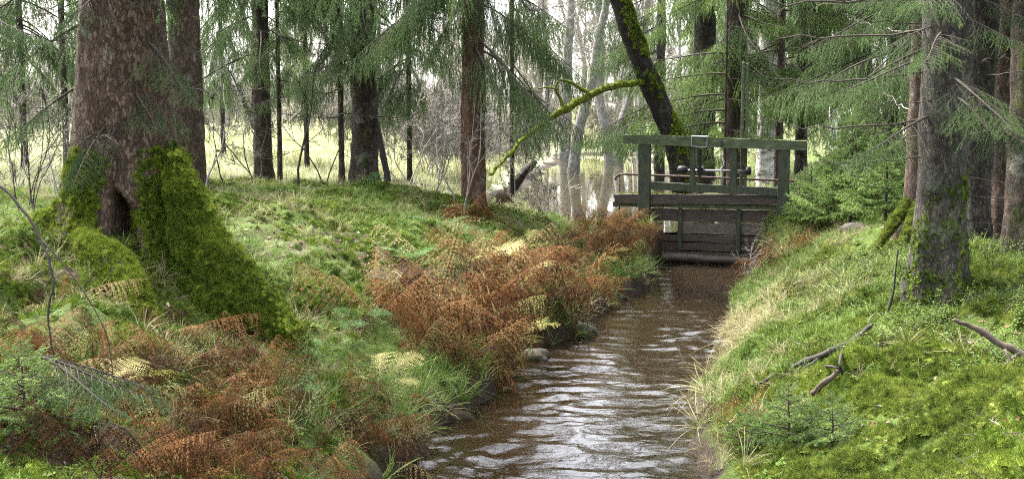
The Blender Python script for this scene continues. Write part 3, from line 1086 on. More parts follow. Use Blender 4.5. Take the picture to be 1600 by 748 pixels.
def sample_mesh(me, n, g):
    """n random points and normals on a mesh"""
    me.calc_loop_triangles()
    k = len(me.loop_triangles)
    ti = np.zeros(k * 3, np.int32)
    me.loop_triangles.foreach_get('vertices', ti)
    co = np.zeros(len(me.vertices) * 3, np.float32)
    me.vertices.foreach_get('co', co)
    co = co.reshape(-1, 3).astype(float)
    tri = co[ti.reshape(-1, 3)]
    cr = np.cross(tri[:, 1] - tri[:, 0], tri[:, 2] - tri[:, 0])
    ar = np.linalg.norm(cr, axis=1)
    c = g.choice(k, n, p=ar / ar.sum())
    u, v = g.uniform(0, 1, n), g.uniform(0, 1, n)
    f = u + v > 1
    u[f], v[f] = 1 - u[f], 1 - v[f]
    p = tri[c, 0] + (tri[c, 1] - tri[c, 0]) * u[:, None] + (tri[c, 2] - tri[c, 0]) * v[:, None]
    return p, cr[c] / (ar[c][:, None] + 1e-12)


# source meshes
SRC = {
    'moss': source('moss', [moss_tuft(10 + i, M['moss']) for i in range(4)]),
    'moss_deep': source('moss_deep', [moss_tuft(20 + i, M['moss_deep']) for i in range(4)]),
    'moss_tree': source('moss_tree', [moss_tuft(15 + i, M['moss_tree']) for i in range(4)]),
    'moss_hang': source('moss_hang', [moss_tuft(25 + i, M['moss_deep'], 90, 0.045, 0.034, 0.003, 0.2) for i in range(3)]),
    'grass': source('grass', [grass_tuft(30 + i, M['grass'], 12, 0.13, 0.0035, 0.05, 0.9) for i in range(5)]),
    'grass_long': source('grass_long', [grass_tuft(40 + i, M['grass'], 18, 0.36, 0.0045, 0.05, 1.25, 5) for i in range(4)]),
    'grass_dry': source('grass_dry', [grass_tuft(50 + i, M['grass_dry'], 16, 0.24, 0.0028, 0.07, 1.2, 4) for i in range(4)]),
    'grass_dry_long': source('grass_dry_long', [grass_tuft(60 + i, M['grass_dry'], 14, 0.42, 0.004, 0.05, 1.4, 5) for i in range(3)]),
    'meadow': source('meadow', [grass_tuft(70 + i, M['grass_mead'], 14, 0.42, 0.013, 0.22, 0.5, 3) for i in range(4)]),
    'sorrel': source('sorrel', [sorrel(80 + i, M['sorrel']) for i in range(4)]),
    'bilberry': source('bilberry', [bilberry(90 + i, M['sorrel'], M['twig']) for i in range(4)]),
    'leaf': source('leaf', [leaf_mesh(100 + i, M['leaf'], 0.035 + 0.008 * i) for i in range(4)]),
}


def litter_twig(seed):
    g = np.random.default_rng(seed)
    mb = MB()
    L = g.uniform(0.15, 0.4)
    P = np.array([[L * (t - 0.5), 0.05 * L * math.sin(5 * t + seed), 0.012 + 0.02 * g.uniform()] for t in np.linspace(0, 1, 6)])
    tube(mb, P, np.linspace(0.004, 0.0015, 6), 3, 0, False)
    for k in range(2):
        p = P[g.integers(1, 5)]
        d = np.array([g.uniform(-0.3, 1), g.choice([-1, 1]) * g.uniform(0.3, 1), g.uniform(0, 0.4)]) * L * 0.25
        tube(mb, np.stack([p, p + d * 0.5, p + d]), [0.002, 0.0015, 0.001], 3, 0, False)
    return mb.mesh('fallen_twig', M['twig_pale'] if seed % 2 else M['twig'])


SRC['twig'] = source('twig', [litter_twig(110 + i) for i in range(5)])


def ground_pts(n, xr, yr, rule, g):
    """random ground points; rule(x, y, z, s_left, s_right) gives the keep probability"""
    x, y = g.uniform(*xr, n), g.uniform(*yr, n)
    k = np.abs(x) < 0.45 * y + 1.2
    x, y = x[k], y[k]
    z = height(x, y)
    l, r = edges(y)
    p = rule(x, y, z, l - x, x - r)
    k = g.uniform(0, 1, len(x)) < p
    x, y, z = x[k], y[k], z[k]
    e = 0.03
    N = np.stack([-(height(x + e, y) - z) / e, -(height(x, y + e) - z) / e, np.ones_like(x)], -1)
    N /= np.linalg.norm(N, axis=1)[:, None]
    return np.stack([x, y, z], -1), N


def ground_cover(name, key, n, xr, yr, rule, size, label, cat, seed, upright=0.5, tilt=0.12):
    g = np.random.default_rng(seed)
    P, N = ground_pts(n, xr, yr, rule, g)
    N2 = N * (1 - upright) + np.array([0, 0, 1.0]) * upright
    rot = rot_from_normals(N2, g.uniform(0, 6.283, len(P)), tilt, g)
    S = size[0] + (size[1] - size[0]) * g.uniform(0, 1, len(P)) ** 1.3
    S = S * (1 + np.clip(P[:, 1] - 12, 0, 12) * 0.02)
    return scatter(name, P, rot, S, SRC[key], None, label, cat, g)


#@@OBJECTS
# ------------------------------------------------------------------ trees
TR = np.random.default_rng(7)


def trunk_mesh(name, mat, base, top, r0, r1, seg=28, rings=70, flare=0.5, fh=0.5, lobes=5, rough=(0.06, 5.0), curve=None, seed=0, sink=0.35):
    """tapered trunk from base to top (local coordinates) with root flare"""
    g = np.random.default_rng(seed)
    base, top = np.array(base, float), np.array(top, float)
    ctrl = [base] + ([np.array(c, float) for c in curve] if curve else []) + [top]
    if len(ctrl) == 2:
        ctrl = [base, base * 0.5 + top * 0.5, top]
    P = spline(ctrl, rings)
    tt = np.linspace(0, 1, rings) ** 1.35
    Pi = np.stack([np.interp(tt, np.linspace(0, 1, rings), P[:, k]) for k in range(3)], -1)
    h = np.concatenate([[0], np.cumsum(np.linalg.norm(np.diff(Pi, axis=0), axis=1))])
    r = r0 + (r1 - r0) * h / h[-1]
    a = np.linspace(0, 2 * np.pi, seg, endpoint=False)
    ph = g.uniform(0, 6.28)
    fl = flare * np.exp(-np.maximum(h - sink, 0) / fh)[:, None] * (0.55 + 0.45 * np.cos(lobes * a[None, :] + ph) + 0.35 * np.cos(3 * a[None, :] + ph * 2))
    T = np.gradient(Pi, axis=0)
    T /= np.linalg.norm(T, axis=1)[:, None]
    U = np.cross(T, [0, 1.0, 0.01])
    U /= np.linalg.norm(U, axis=1)[:, None]
    W = np.cross(T, U)
    rr = r[:, None] * (1 + fl)
    D = np.cos(a)[None, :, None] * U[:, None, :] + np.sin(a)[None, :, None] * W[:, None, :]
    V = Pi[:, None, :] + D * rr[..., None]
    q = V * rough[1]
    rr = rr * (1 + rough[0] * fbm(q[..., 0] + seed, q[..., 1], q[..., 2] * 0.4, 3))
    V = (Pi[:, None, :] + D * rr[..., None]).reshape(-1, 3)
    i = np.arange(rings - 1)[:, None] * seg
    j = np.arange(seg)[None, :]
    j2 = (j + 1) % seg
    mb = MB()
    Q = np.stack([i + j2, i + j, i + seg + j, i + seg + j2], -1).reshape(-1, 4)
    V = np.vstack([V, Pi[-1]])
    e = (rings - 1) * seg
    mb.add(V, [[rings * seg, e + (k + 1) % seg, e + k] for k in range(seg)], Q)
    return mb.mesh(name, mat, True)


# branch libraries (shared meshes)
BR_NEAR = [spruce_branch(200 + i, [M['needle'], M['twig']], 1.5, 0.30, 0.007, 0.016, 0.003, 0.5, 0.3) for i in range(3)]
BR_MID = [spruce_branch(210 + i, [M['needle_grey'], M['twig']], 1.9, 0.45, 0.010, 0.020, 0.0052, 1.2, 0.22, 0.075, 0.30, 0.075) for i in range(5)]
BR_HANG = [spruce_branch(220 + i, [M['needle_grey'], M['twig']], 2.1, 0.8, 0.010, 0.020, 0.0055, 1.5, 0.15, 0.075, 0.3, 0.075) for i in range(3)]
BR_YOUNG = [spruce_branch(230 + i, [M['needle_young'], M['twig']], 0.8, 0.05, 0.009, 0.020, 0.0085, 0.2, 0.0, 0.07, 0.5, 0.06, 0.25) for i in range(3)]
BR_LIGHT = [spruce_branch(240 + i, [M['needle_young'], M['twig']], 1.8, 0.35, 0.010, 0.020, 0.0055, 1.0, 0.2, 0.08, 0.33, 0.075) for i in range(3)]
BR_DEAD = [dead_branch(250 + i, M['twig'], 1.4, 0.010, 0.25, 12) for i in range(5)]
BR_DEADP = [dead_branch(260 + i, M['twig_pale'], 1.2, 0.008, 0.15, 7) for i in range(3)]


def put_branch(root, me, z, az, pitch, s, r=0.0, name='branch', off=(0, 0)):
    o = link(name, me, root)
    o.location = (off[0] + r * math.cos(az), off[1] + r * math.sin(az), z)
    o.rotation_euler = Euler((TR.uniform(-0.2, 0.2), -pitch, az), 'XYZ')
    o.scale = (s, s, s * TR.uniform(0.85, 1.15))
    return o


def spruce(name, label, base, r0, mat, nb, zr, lib, sc=(0.7, 1.1), dead=6, height_=9.0, lean=(0, 0), flare=0.4, azr=None, group=None, seed=1, cat='tree', high=5, top=0.55, deadlib=None, dz=None, seg=24):
    t = thing(name, base, label, cat, group)
    me = trunk_mesh('trunk', mat, (0, 0, -0.35), (lean[0], lean[1], height_), r0, r0 * top, seg, 64, flare, max(0.25, r0 * 1.3), 5, (0.11, 8.0), None, seed)
    link('trunk', me, t)
    g = np.random.default_rng(seed * 13 + 5)
    for k in range(nb):
        z = g.uniform(*zr)
        az = g.uniform(0, 6.283) if azr is None else R(g.uniform(*azr))
        put_branch(t, lib[g.integers(len(lib))], z, az, g.uniform(-0.25, 0.15), g.uniform(*sc), r0 * 0.6, 'branch', (lean[0] * z / height_, lean[1] * z / height_))
    dl = deadlib or BR_DEAD
    for k in range(dead):
        z = g.uniform(*(dz or (0.9, zr[1])))
        az = g.uniform(0, 6.283)
        put_branch(t, dl[g.integers(len(dl))], z, az, g.uniform(-0.1, 0.3), g.uniform(0.5, 1.1), r0 * 0.6, 'dead_branch', (lean[0] * z / height_, lean[1] * z / height_))
    for k in range(high):                        # boughs of the crown overhead
        z = g.uniform(zr[1], height_)
        put_branch(t, lib[g.integers(len(lib))], z, g.uniform(0, 6.283), g.uniform(-0.3, 0.1), g.uniform(1.0, 1.5), r0 * 0.5, 'branch', (lean[0] * z / height_, lean[1] * z / height_))
    return t


def moss_on(me, root, n, key, size, seed, rule=None, tilt=0.35, name='moss', down=0.0):
    g = np.random.default_rng(seed)
    P, N = sample_mesh(me, n, g)
    if rule is not None:
        k = g.uniform(0, 1, len(P)) < rule(P, N)
        P, N = P[k], N[k]
    N = N + np.array([0, 0, -down])
    rot = rot_from_normals(N, g.uniform(0, 6.283, len(P)), tilt, g)
    S = g.uniform(size[0], size[1], len(P))
    return scatter(name, P, rot, S, SRC[key], root, None, None, g)


# --- the old spruce with mossy buttress roots
b = Vector((-3.32, 10.5, 1.15))
old = thing('old_spruce', b, 'massive old spruce with scaly brown bark and thick moss-covered buttress roots', 'tree')
def loc(px, py, d, base=b):
    return np.array(at(px, py, d) - base)
seg, rings = 96, 150
zz = np.linspace(-0.5, 8.0, rings)
zz = -0.5 + 8.5 * np.linspace(0, 1, rings) ** 1.7
a = np.linspace(0, 2 * np.pi, seg, endpoint=False)
A, Zg = np.meshgrid(a, zz)
rad = np.interp(Zg, [-0.5, 0.2, 0.6, 1.1, 1.8, 4, 8], [0.62, 0.52, 0.46, 0.405, 0.365, 0.32, 0.25])
for (ang, amp, wd, fh) in ((R(300), 0.26, 0.42, 0.5), (R(212), 0.42, 0.46, 0.50), (R(238), 0.22, 0.25, 0.40), (R(185), 0.3, 0.3, 0.35), (R(318), 0.20, 0.3, 0.45), (R(20), 0.25, 0.4, 0.4), (R(120), 0.25, 0.5, 0.4), (R(248), 0.12, 0.35, 0.35)):
    dA = np.angle(np.exp(1j * (A - ang)))
    rad = rad + amp * np.exp(-(dA / wd) ** 2) * np.exp(-np.maximum(Zg + 0.1, 0) / fh)
dA = np.angle(np.exp(1j * (A - R(284))))           # hollow between the front roots
rad = np.maximum(0.06, rad - 0.62 * np.exp(-(dA / 0.19) ** 4) * sstep(0.66, 0.50, Zg + 0.5 * dA))
V = np.stack([rad * np.cos(A), rad * np.sin(A), Zg], -1)
rn = 0.030 * fbm(V[..., 0] * 4, V[..., 1] * 4, V[..., 2] * 1.2, 3) + 0.012 * np.abs(fbm(V[..., 0] * 16, V[..., 1] * 16, V[..., 2] * 7, 2))
rad = rad + rn
V = np.stack([rad * np.cos(A), rad * np.sin(A), Zg], -1)
idx = np.arange(rings * seg).reshape(rings, seg)
i2 = np.roll(idx, -1, 1)
mb = MB()
mb.add(V, None, np.stack([idx[:-1], i2[:-1], i2[1:], idx[1:]], -1).reshape(-1, 4))
tme = mb.mesh('trunk', M['bark_big'], True)
link('trunk', tme, old)

def base_moss(P, N):
    th = np.degrees(np.arctan2(P[:, 1], P[:, 0])) % 360
    nz_ = fbm(P[:, 0] * 3.2, P[:, 1] * 3.2, P[:, 2] * 2.2, 3)
    lft = sstep(165, 195, th) * sstep(268, 250, th) * np.clip(1.25 - P[:, 2] / 0.72 + 0.9 * nz_, 0, 1)
    rgt = sstep(292, 304, th) * sstep(352, 335, th) * np.clip(1.3 - P[:, 2] / 0.72 + 0.8 * nz_, 0, 1)
    spot = (P[:, 2] < 1.6) * (P[:, 1] < 0.3) * np.clip(0.9 * nz_ - 0.42 - 0.1 * P[:, 2], 0, 1) * 0.5
    return np.maximum(np.maximum(lft, rgt), spot) * (P[:, 2] > -0.3)


moss_on(tme, old, 90000, 'moss_tree', (0.3, 0.8), 60, lambda P, N: base_moss(P, N) * np.clip(0.85 + 1.2 * fbm(P[:, 0] * 5 + 9, P[:, 1] * 5, P[:, 2] * 4, 3), 0.06, 1))
moss_on(tme, old, 30000, 'moss_deep', (0.3, 0.9), 63, lambda P, N: base_moss(P, N) * np.clip(0.85 + 1.2 * fbm(P[:, 0] * 5 + 9, P[:, 1] * 5, P[:, 2] * 4, 3), 0.06, 1))



def root(ctrl, rads, seed, key='moss', dens=3200, squash=1.0, rule=None, size=(0.35, 1.1), par=old, seg=44, n=90, mat='root_bark', rough=(0.30, 3.6)):
    C = spline(np.hstack([np.array(ctrl), np.array(rads)[:, None]]), n)
    mb = MB()
    tube(mb, C[:, :3], np.maximum(C[:, 3], 0.015), seg, 0, True, rough, squash)
    me = mb.mesh('root', M[mat], True)
    o = link('root', me, par)
    ar = float(np.sum(np.linalg.norm(np.diff(C[:, :3], axis=0), axis=1) * C[1:, 3]) * 6.28)
    moss_on(me, o, int(dens * ar), key, size, seed, rule)
    return o


# right buttress: backlight put into the colour, bright outer ridge and deep green flank
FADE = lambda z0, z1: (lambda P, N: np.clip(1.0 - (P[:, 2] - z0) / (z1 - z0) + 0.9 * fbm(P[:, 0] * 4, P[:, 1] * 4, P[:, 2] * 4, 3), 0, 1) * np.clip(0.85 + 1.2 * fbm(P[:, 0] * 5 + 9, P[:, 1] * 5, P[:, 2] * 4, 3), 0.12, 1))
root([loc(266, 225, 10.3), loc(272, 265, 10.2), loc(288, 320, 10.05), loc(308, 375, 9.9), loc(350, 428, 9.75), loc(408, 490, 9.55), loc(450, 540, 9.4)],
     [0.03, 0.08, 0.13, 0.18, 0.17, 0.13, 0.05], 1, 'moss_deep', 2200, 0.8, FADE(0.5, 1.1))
root([loc(140, 290, 10.4), loc(95, 340, 10.3), loc(50, 380, 10.2), loc(10, 420, 10.1)], [0.10, 0.15, 0.12, 0.06], 3, 'moss_tree', 2800, 1.0, FADE(0.4, 0.9))
root([loc(120, 365, 10.1), loc(155, 400, 9.75), loc(195, 435, 9.45), loc(222, 490, 9.2), loc(238, 545, 9.0)], [0.09, 0.12, 0.12, 0.10, 0.05], 4, 'moss_tree', 3000, 1.0, FADE(0.6, 1.2))
root([loc(265, 420, 9.9), loc(300, 450, 9.75), loc(345, 480, 9.6), loc(385, 515, 9.45)], [0.06, 0.10, 0.10, 0.05], 5, 'moss_deep', 2800)
r1_ = [c for c in old.children if c.name.startswith('root')][0]
moss_on(r1_.data, r1_, 6500, 'moss_tree', (0.35, 1.0), 64, lambda P, N: np.clip(0.6 + 0.6 * N[:, 0] + 0.4 * N[:, 2] + 1.1 * fbm(P[:, 0] * 3, P[:, 1] * 3, P[:, 2] * 3, 2), 0, 1) * (P[:, 2] < 0.95))
# rim light painted as brighter moss along the crest of the right buttress
g5 = np.random.default_rng(55)
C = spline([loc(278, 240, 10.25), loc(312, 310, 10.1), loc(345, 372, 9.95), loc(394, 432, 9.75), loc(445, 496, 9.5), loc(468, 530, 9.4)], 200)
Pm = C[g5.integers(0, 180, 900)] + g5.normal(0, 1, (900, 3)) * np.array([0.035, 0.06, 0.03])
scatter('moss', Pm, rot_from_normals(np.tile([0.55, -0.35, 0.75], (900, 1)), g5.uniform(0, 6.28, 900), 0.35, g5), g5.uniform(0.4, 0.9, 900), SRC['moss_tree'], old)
for (z, az, s, li) in ((1.25, 262, 0.55, 0), (1.55, 300, 0.45, 1), (1.95, 320, 0.6, 2), (2.3, 250, 0.4, 1), (2.1, 185, 0.8, 0), (2.6, 200, 0.9, 2), (2.9, 330, 0.8, 1), (1.6, 180, 0.7, 2)):
    put_branch(old, BR_NEAR[li], z, R(az), -0.35, s, 0.33)
for k in range(9):
    put_branch(old, BR_DEAD[k % 5], TR.uniform(1.0, 3.2), R(TR.uniform(150, 380)), TR.uniform(-0.1, 0.3), TR.uniform(0.4, 0.8), 0.34, 'dead_branch')
for k in range(22):
    put_branch(old, BR_MID[k % 5], TR.uniform(3.0, 8.0), TR.uniform(0, 6.28), TR.uniform(-0.3, 0.1), TR.uniform(1.0, 1.5), 0.3)

# --- spruces behind it on the left
def place(px, d):
    return gp(px, d)
spruce('spruce_tree', 'straight brown spruce trunk right behind the old mossy spruce', place(294, 18.5), 0.255, M['bark_brown'], 8, (2.4, 5.5), BR_MID, seed=11, flare=0.25, top=0.75)
spruce('spruce_tree', 'slim dark spruce with drooping boughs behind the bare twigs left of centre', place(411, 22), 0.165, M['bark_dark'], 14, (2.1, 5.5), BR_MID, seed=12, top=0.7)
spruce('spruce_sapling', 'pole-thin young spruce stem just right of the slim dark spruce', place(438, 21.5), 0.045, M['bark_dark'], 14, (1.4, 4.5), BR_MID, (0.4, 0.7), seed=13, height_=6, high=3)
spruce('spruce_tree', 'dark spruce trunk with a leaning dead stem at its foot', place(571, 21), 0.235, M['bark_dark'], 16, (2.1, 5.5), BR_MID, seed=14, flare=0.5, top=0.7)
spruce('spruce_sapling', 'thin dark spruce stem left of the trunk with the leaning dead stem', place(534, 20.5), 0.05, M['bark_dark'], 10, (1.5, 4.5), BR_MID, (0.4, 0.7), seed=15, height_=6, high=3)
spruce('spruce_tree', 'reddish brown spruce trunk in the middle beside the pond shore', place(740, 19.2), 0.195, M['bark_red'], 20, (2.3, 5.2), BR_HANG, (0.6, 1.0), seed=16, flare=0.35, top=0.82, dead=3)
# spruces further back on the left
for i, (px, d, r, nb, lb) in enumerate([
        (40, 24, 0.07, 24, 'grey spruce with hanging boughs at the far left edge'),
        (105, 17.5, 0.05, 20, 'slender spruce left of the old mossy spruce, hung with dead twigs'),
        (350, 29, 0.06, 18, 'small spruce in the gap right of the two brown trunks'),
        (480, 27, 0.06, 20, 'bushy spruce filling the gap before the dark trunk'),
        (640, 26, 0.06, 22, 'spruce with long hanging boughs left of the reddish trunk'),
        (800, 25, 0.05, 10, 'thin spruce top hanging over the pond shore')]):
    spruce('spruce_tree', lb, place(px, d), r, M['bark_dark'], nb + 6, (2.1, 6.0), BR_MID + BR_HANG, (0.7, 1.05), seed=20 + i, dead=12, high=4, top=0.6, dz=(1.2, 5))

# --- trees by the sluice
G0 = at(1068, 262, 23.5)
lean_t = thing('leaning_tree', (G0.x, G0.y, 0.9), 'dark mossy tree leaning left over the pond with a long mossy limb', 'tree')
lb_ = Vector((G0.x, G0.y, 0.9))
pts = [loc(1072, 300, 23.5, lb_), loc(1052, 215, 23.5, lb_), loc(1020, 140, 23.5, lb_), loc(992, 70, 23.4, lb_), loc(968, 0, 23.3, lb_), loc(935, -130, 23.1, lb_), loc(915, -300, 23.0, lb_)]
C = spline(pts, 70)
mb = MB()
tube(mb, C, np.interp(np.linspace(0, 1, 70), [0, 0.1, 0.5, 1], [0.27, 0.225, 0.20, 0.15]), 24, 0, True, (0.09, 4.0))
me = mb.mesh('trunk', M['bark_mossy'], True)
link('trunk', me, lean_t)
moss_on(me, lean_t, 6000, 'moss_tree', (0.4, 1.0), 61, lambda P, N: np.clip(0.9 * (N[:, 2] > -0.1) * (N[:, 0] > -0.15) * (fbm(P[:, 0] * 3, P[:, 1] * 3, P[:, 2] * 2, 2) > -0.15), 0, 1))
lp = [loc(1012, 128, 23.4, lb_), loc(975, 131, 23.2, lb_), loc(930, 144, 23.0, lb_), loc(885, 172, 22.8, lb_), loc(860, 186, 22.7, lb_), loc(825, 213, 22.5, lb_), loc(795, 243, 22.3, lb_), loc(765, 273, 22.1, lb_)]
C = spline(lp, 60)
C += np.stack([0.02 * noise3(np.arange(60) * 0.5, 1.0), 0 * C[:, 0], 0.03 * noise3(np.arange(60) * 0.5, 7.0)], -1)
mb = MB()
tube(mb, C, np.interp(np.linspace(0, 1, 60), [0, 0.15, 0.45, 0.6, 1], [0.055, 0.065, 0.065, 0.04, 0.022]), 12, 0, True, (0.25, 6.0))
me = mb.mesh('limb', M['moss_limb'], True)
limb = link('limb', me, lean_t)
moss_on(me, limb, 900, 'moss_tree', (0.3, 0.7), 62, lambda P, N: (N[:, 2] > -0.2) * 0.9)
for ctrl, rr in (([(922, 146, 23.0), (905, 137, 22.95), (890, 128, 22.9), (873, 125, 22.9)], 0.045),
                 ([(880, 176, 22.8), (876, 155, 22.8), (868, 140, 22.75), (872, 126, 22.75)], 0.04),
                 ([(862, 186, 22.7), (848, 178, 22.7), (838, 180, 22.65)], 0.03),
                 ([(873, 140, 22.75), (855, 137, 22.7), (840, 139, 22.6)], 0.022)):
    C = spline([loc(*c, lb_) for c in ctrl], 16)
    mb = MB()
    tube(mb, C, np.linspace(rr, rr * 0.45, 16), 8, 0, True, (0.2, 9.0))
    link('side_limb', mb.mesh('side_limb', M['moss_limb'], True), limb)
for k in range(10):
    z = TR.uniform(0.5, 4.5)
    put_branch(lean_t, BR_DEAD[k % 5], z, TR.uniform(0, 6.28), 0.1, TR.uniform(0.4, 0.8), 0.1, 'dead_branch', (-0.37 * z, 0))

spruce('spruce_tree', 'grey-brown spruce behind the sluice gate, veiled by pale green boughs', place(1098, 29), 0.27, M['bark_grey'], 30, (1.8, 6.0), BR_LIGHT, (0.7, 1.1), seed=31, top=0.85)
spruce('spruce_tree', 'blackish spruce trunk directly behind the tall green lifting pole', place(1147, 25.5), 0.24, M['bark_dark'], 30, (1.9, 5.6), BR_LIGHT + BR_MID, (0.6, 1.0), seed=32, top=0.7)
spruce('birch_tree', 'white birch trunk with dark patches behind the right half of the sluice gate', place(1196, 26.5), 0.20, M['birch'], 0, (3, 6), BR_MID, seed=33, flare=0.15, dead=5, high=0, top=0.85)
spruce('birch_tree', 'slim pale birch stem far behind the bright young spruce', place(1300, 33), 0.12, M['birch'], 0, (3, 6), BR_MID, seed=34, flare=0.1, dead=4, high=0, top=0.85)
spruce('spruce_tree', 'thin brown spruce hugging the white birch', place(1216, 25.5), 0.09, M['bark_brown'], 16, (2.0, 5.5), BR_LIGHT, (0.6, 1.0), seed=35)
for i, (px, d, r, nb, lb) in enumerate([
        (1250, 28, 0.14, 36, 'pale green spruce with weeping boughs right of the white birch'),
        (1345, 26, 0.16, 36, 'spruce with grey weeping boughs behind the right bank trunks'),
        (1390, 21, 0.12, 26, 'spruce with long bare lower twigs left of the right bank trunks'),
        (1030, 33, 0.15, 22, 'light green spruce behind the leaning mossy tree'),
        (1490, 19, 0.15, 24, 'spruce hidden behind the group of trunks on the right bank'),
        (1590, 16, 0.13, 22, 'dark spruce at the far right edge')]):
    spruce('spruce_tree', lb, place(px, d), r, M['bark_grey'], nb, (1.5, 6.0), (BR_LIGHT + BR_MID) if i in (0, 3) else BR_MID + BR_HANG, (0.8, 1.25), seed=40 + i, dead=10, high=6, top=0.65)

# bough of bright needles in front of the leaning trunk
bough = spruce('spruce_sapling', 'slender spruce at the pond shore with light boughs across the leaning trunk', place(1132, 24.0), 0.03, M['bark_dark'], 0, (2, 3), BR_LIGHT, seed=47, height_=6, dead=4, high=0)
for z, az, s in ((2.05, 188, 1.1), (2.3, 172, 1.0), (1.7, 200, 0.8), (2.6, 192, 1.1), (1.9, 330, 0.6), (3.0, 180, 1.1), (1.4, 230, 0.5), (2.9, 10, 0.8), (2.5, 350, 0.7), (3.4, 200, 1.1)):
    put_branch(bough, BR_LIGHT[int(az) % 3], z, R(az), 0.15, s, 0.03)

# --- right bank trunks
spruce('spruce_tree', 'slender brown trunk with mossy roots, leftmost on the right bank', place(1432, 14.3), 0.135, M['bark_brown'], 10, (2.2, 4.6), BR_MID, (0.5, 0.9), seed=51, flare=0.9, dead=7, deadlib=BR_DEADP, dz=(0.6, 2.8))
tM = spruce('spruce_tree', 'thick grey scaly trunk nearest the camera on the right bank', place(1472, 9.7), 0.20, M['bark_grey'], 8, (1.9, 3.6), BR_NEAR, (0.5, 0.9), seed=52, flare=0.38, dead=6, top=0.8, seg=40, deadlib=BR_DEAD)
spruce('spruce_tree', 'grey trunk right of the thickest trunk on the right bank', place(1521, 10.9), 0.165, M['bark_grey'], 6, (1.8, 3.8), BR_NEAR, (0.5, 0.9), seed=53, flare=0.35, dead=5, top=0.85)
spruce('spruce_tree', 'brownish trunk second from the right edge on the right bank', place(1566, 11.3), 0.15, M['bark_brown'], 6, (1.6, 3.8), BR_NEAR, (0.5, 0.9), seed=54, flare=0.35, dead=5, top=0.85)
spruce('spruce_tree', 'dark trunk cut by the right edge of the picture', place(1603, 10.4), 0.17, M['bark_dark'], 8, (1.5, 3.6), BR_NEAR, (0.5, 0.9), seed=55, flare=0.35, dead=5, top=0.85)
spruce('spruce_tree', 'mossy grey trunk squeezed between the thickest trunk and its right neighbour', place(1503, 12.6), 0.15, M['bark_grey'], 5, (1.9, 3.8), BR_NEAR, (0.5, 0.9), seed=56, flare=0.35, dead=4, top=0.85)
spruce('spruce_tree', 'brown trunk half hidden behind two grey trunks near the right edge', place(1549, 13.0), 0.17, M['bark_brown'], 4, (1.9, 3.8), BR_NEAR, (0.5, 0.9), seed=57, flare=0.3, dead=6, top=0.85, deadlib=BR_DEADP)
# bare boughs that reach left from the thick trunk
for z, az, s in ((1.72, 172, 1.0), (1.35, 180, 0.9), (2.05, 185, 1.1), (1.05, 176, 0.75), (0.75, 350, 0.6), (0.55, 340, 0.5), (2.35, 178, 1.2), (1.5, 215, 0.6)):
    put_branch(tM, BR_DEAD[int(az) % 5], z, R(az), 0.1, s, 0.17, 'dead_branch')
for (px0, d0, pts, rr, sd) in ((1432, 14.3, [(1424, 305, 14.3), (1405, 335, 14.1), (1385, 365, 13.9), (1372, 385, 13.8)], [0.03, 0.045, 0.04, 0.02], 71),
                               (1432, 14.3, [(1432, 315, 14.2), (1425, 345, 13.9), (1412, 375, 13.6), (1405, 395, 13.5)], [0.03, 0.045, 0.04, 0.02], 72)):
    own = [o for o in col.objects if o.name.startswith('spruce_tree') and abs(o.location.x - gp(px0, d0).x) < 1e-4][0]
    root([loc(*p, own.location) for p in pts], rr, sd, 'moss', 3000, 1.0, None, (0.4, 0.8), own, 12, 20)


for k in range(9):
    put_branch(tM, BR_NEAR[k % 3], TR.uniform(1.3, 2.4), R(TR.uniform(190, 350)), -0.15, TR.uniform(0.35, 0.7), 0.17)
tm_ = [c for c in tM.children if c.name.startswith('trunk')][0]
moss_on(tm_.data, tM, 9000, 'moss_deep', (0.3, 0.8), 74, lambda P, N: (P[:, 2] < 1.0) * (P[:, 2] > -0.3) * np.clip(0.35 - 0.7 * P[:, 2] + 0.9 * fbm(P[:, 0] * 5, P[:, 1] * 5, P[:, 2] * 2.5, 3) + 0.3 * (P[:, 0] > 0.05), 0, 1))
# --- young spruces
BR_SEED = [spruce_branch(236 + i, [M['needle_young'], M['twig']], 0.3, 0.05, 0.006, 0.017, 0.0035, 0.2, 0.0, 0.05, 0.5, 0.04, 0.25) for i in range(3)]


def young_spruce(label, base, H, nb, seed, lib=BR_YOUNG, group=None):
    if H < 0.7:
        lib = BR_SEED
    t = thing('young_spruce', base, label, 'tree', group)
    g = np.random.default_rng(seed)
    mb = MB()
    tube(mb, np.array([[0, 0, -0.1], [0.01, 0, H * 0.4], [0, 0.01, H * 0.8], [0, 0, H]]), np.array([0.03, 0.022, 0.01, 0.004]) * min(1, H / 1.5), 6, 0, False)
    link('trunk', mb.mesh('trunk', M['twig'], True), t)
    for k in range(nb):
        f = (k + g.uniform(0, 1)) / nb
        z = H * (0.08 + 0.9 * f)
        put_branch(t, lib[g.integers(len(lib))], z, k * 2.4 + g.uniform(-0.4, 0.4), 0.1 + 0.5 * f, (1.05 * (1 - f) + 0.18) * (H / 0.45 if H < 0.7 else H / 1.7), 0.0)
    return t


young_spruce('bright green young spruce right of the sluice gate', place(1330, 18.2), 1.75, 46, 81)
young_spruce('smaller young spruce touching the right end of the sluice plank', place(1268, 19.2), 1.0, 30, 82)
young_spruce('young spruce at the foot of the leftmost right bank trunk', place(1385, 16.5), 1.3, 34, 83)
young_spruce('tiny spruce seedling in the bottom left corner', place(20, 6.3), 0.5, 22, 84)
young_spruce('small spruce seedling beside the pale straw at the bottom of the right bank', place(1240, 7.7), 0.42, 18, 85)
young_spruce('spruce seedling right of the little one on the right bank', place(1310, 7.5), 0.36, 16, 86)
young_spruce('spruce seedling near the brown ferns at the bottom right', place(1180, 8.1), 0.32, 14, 87)

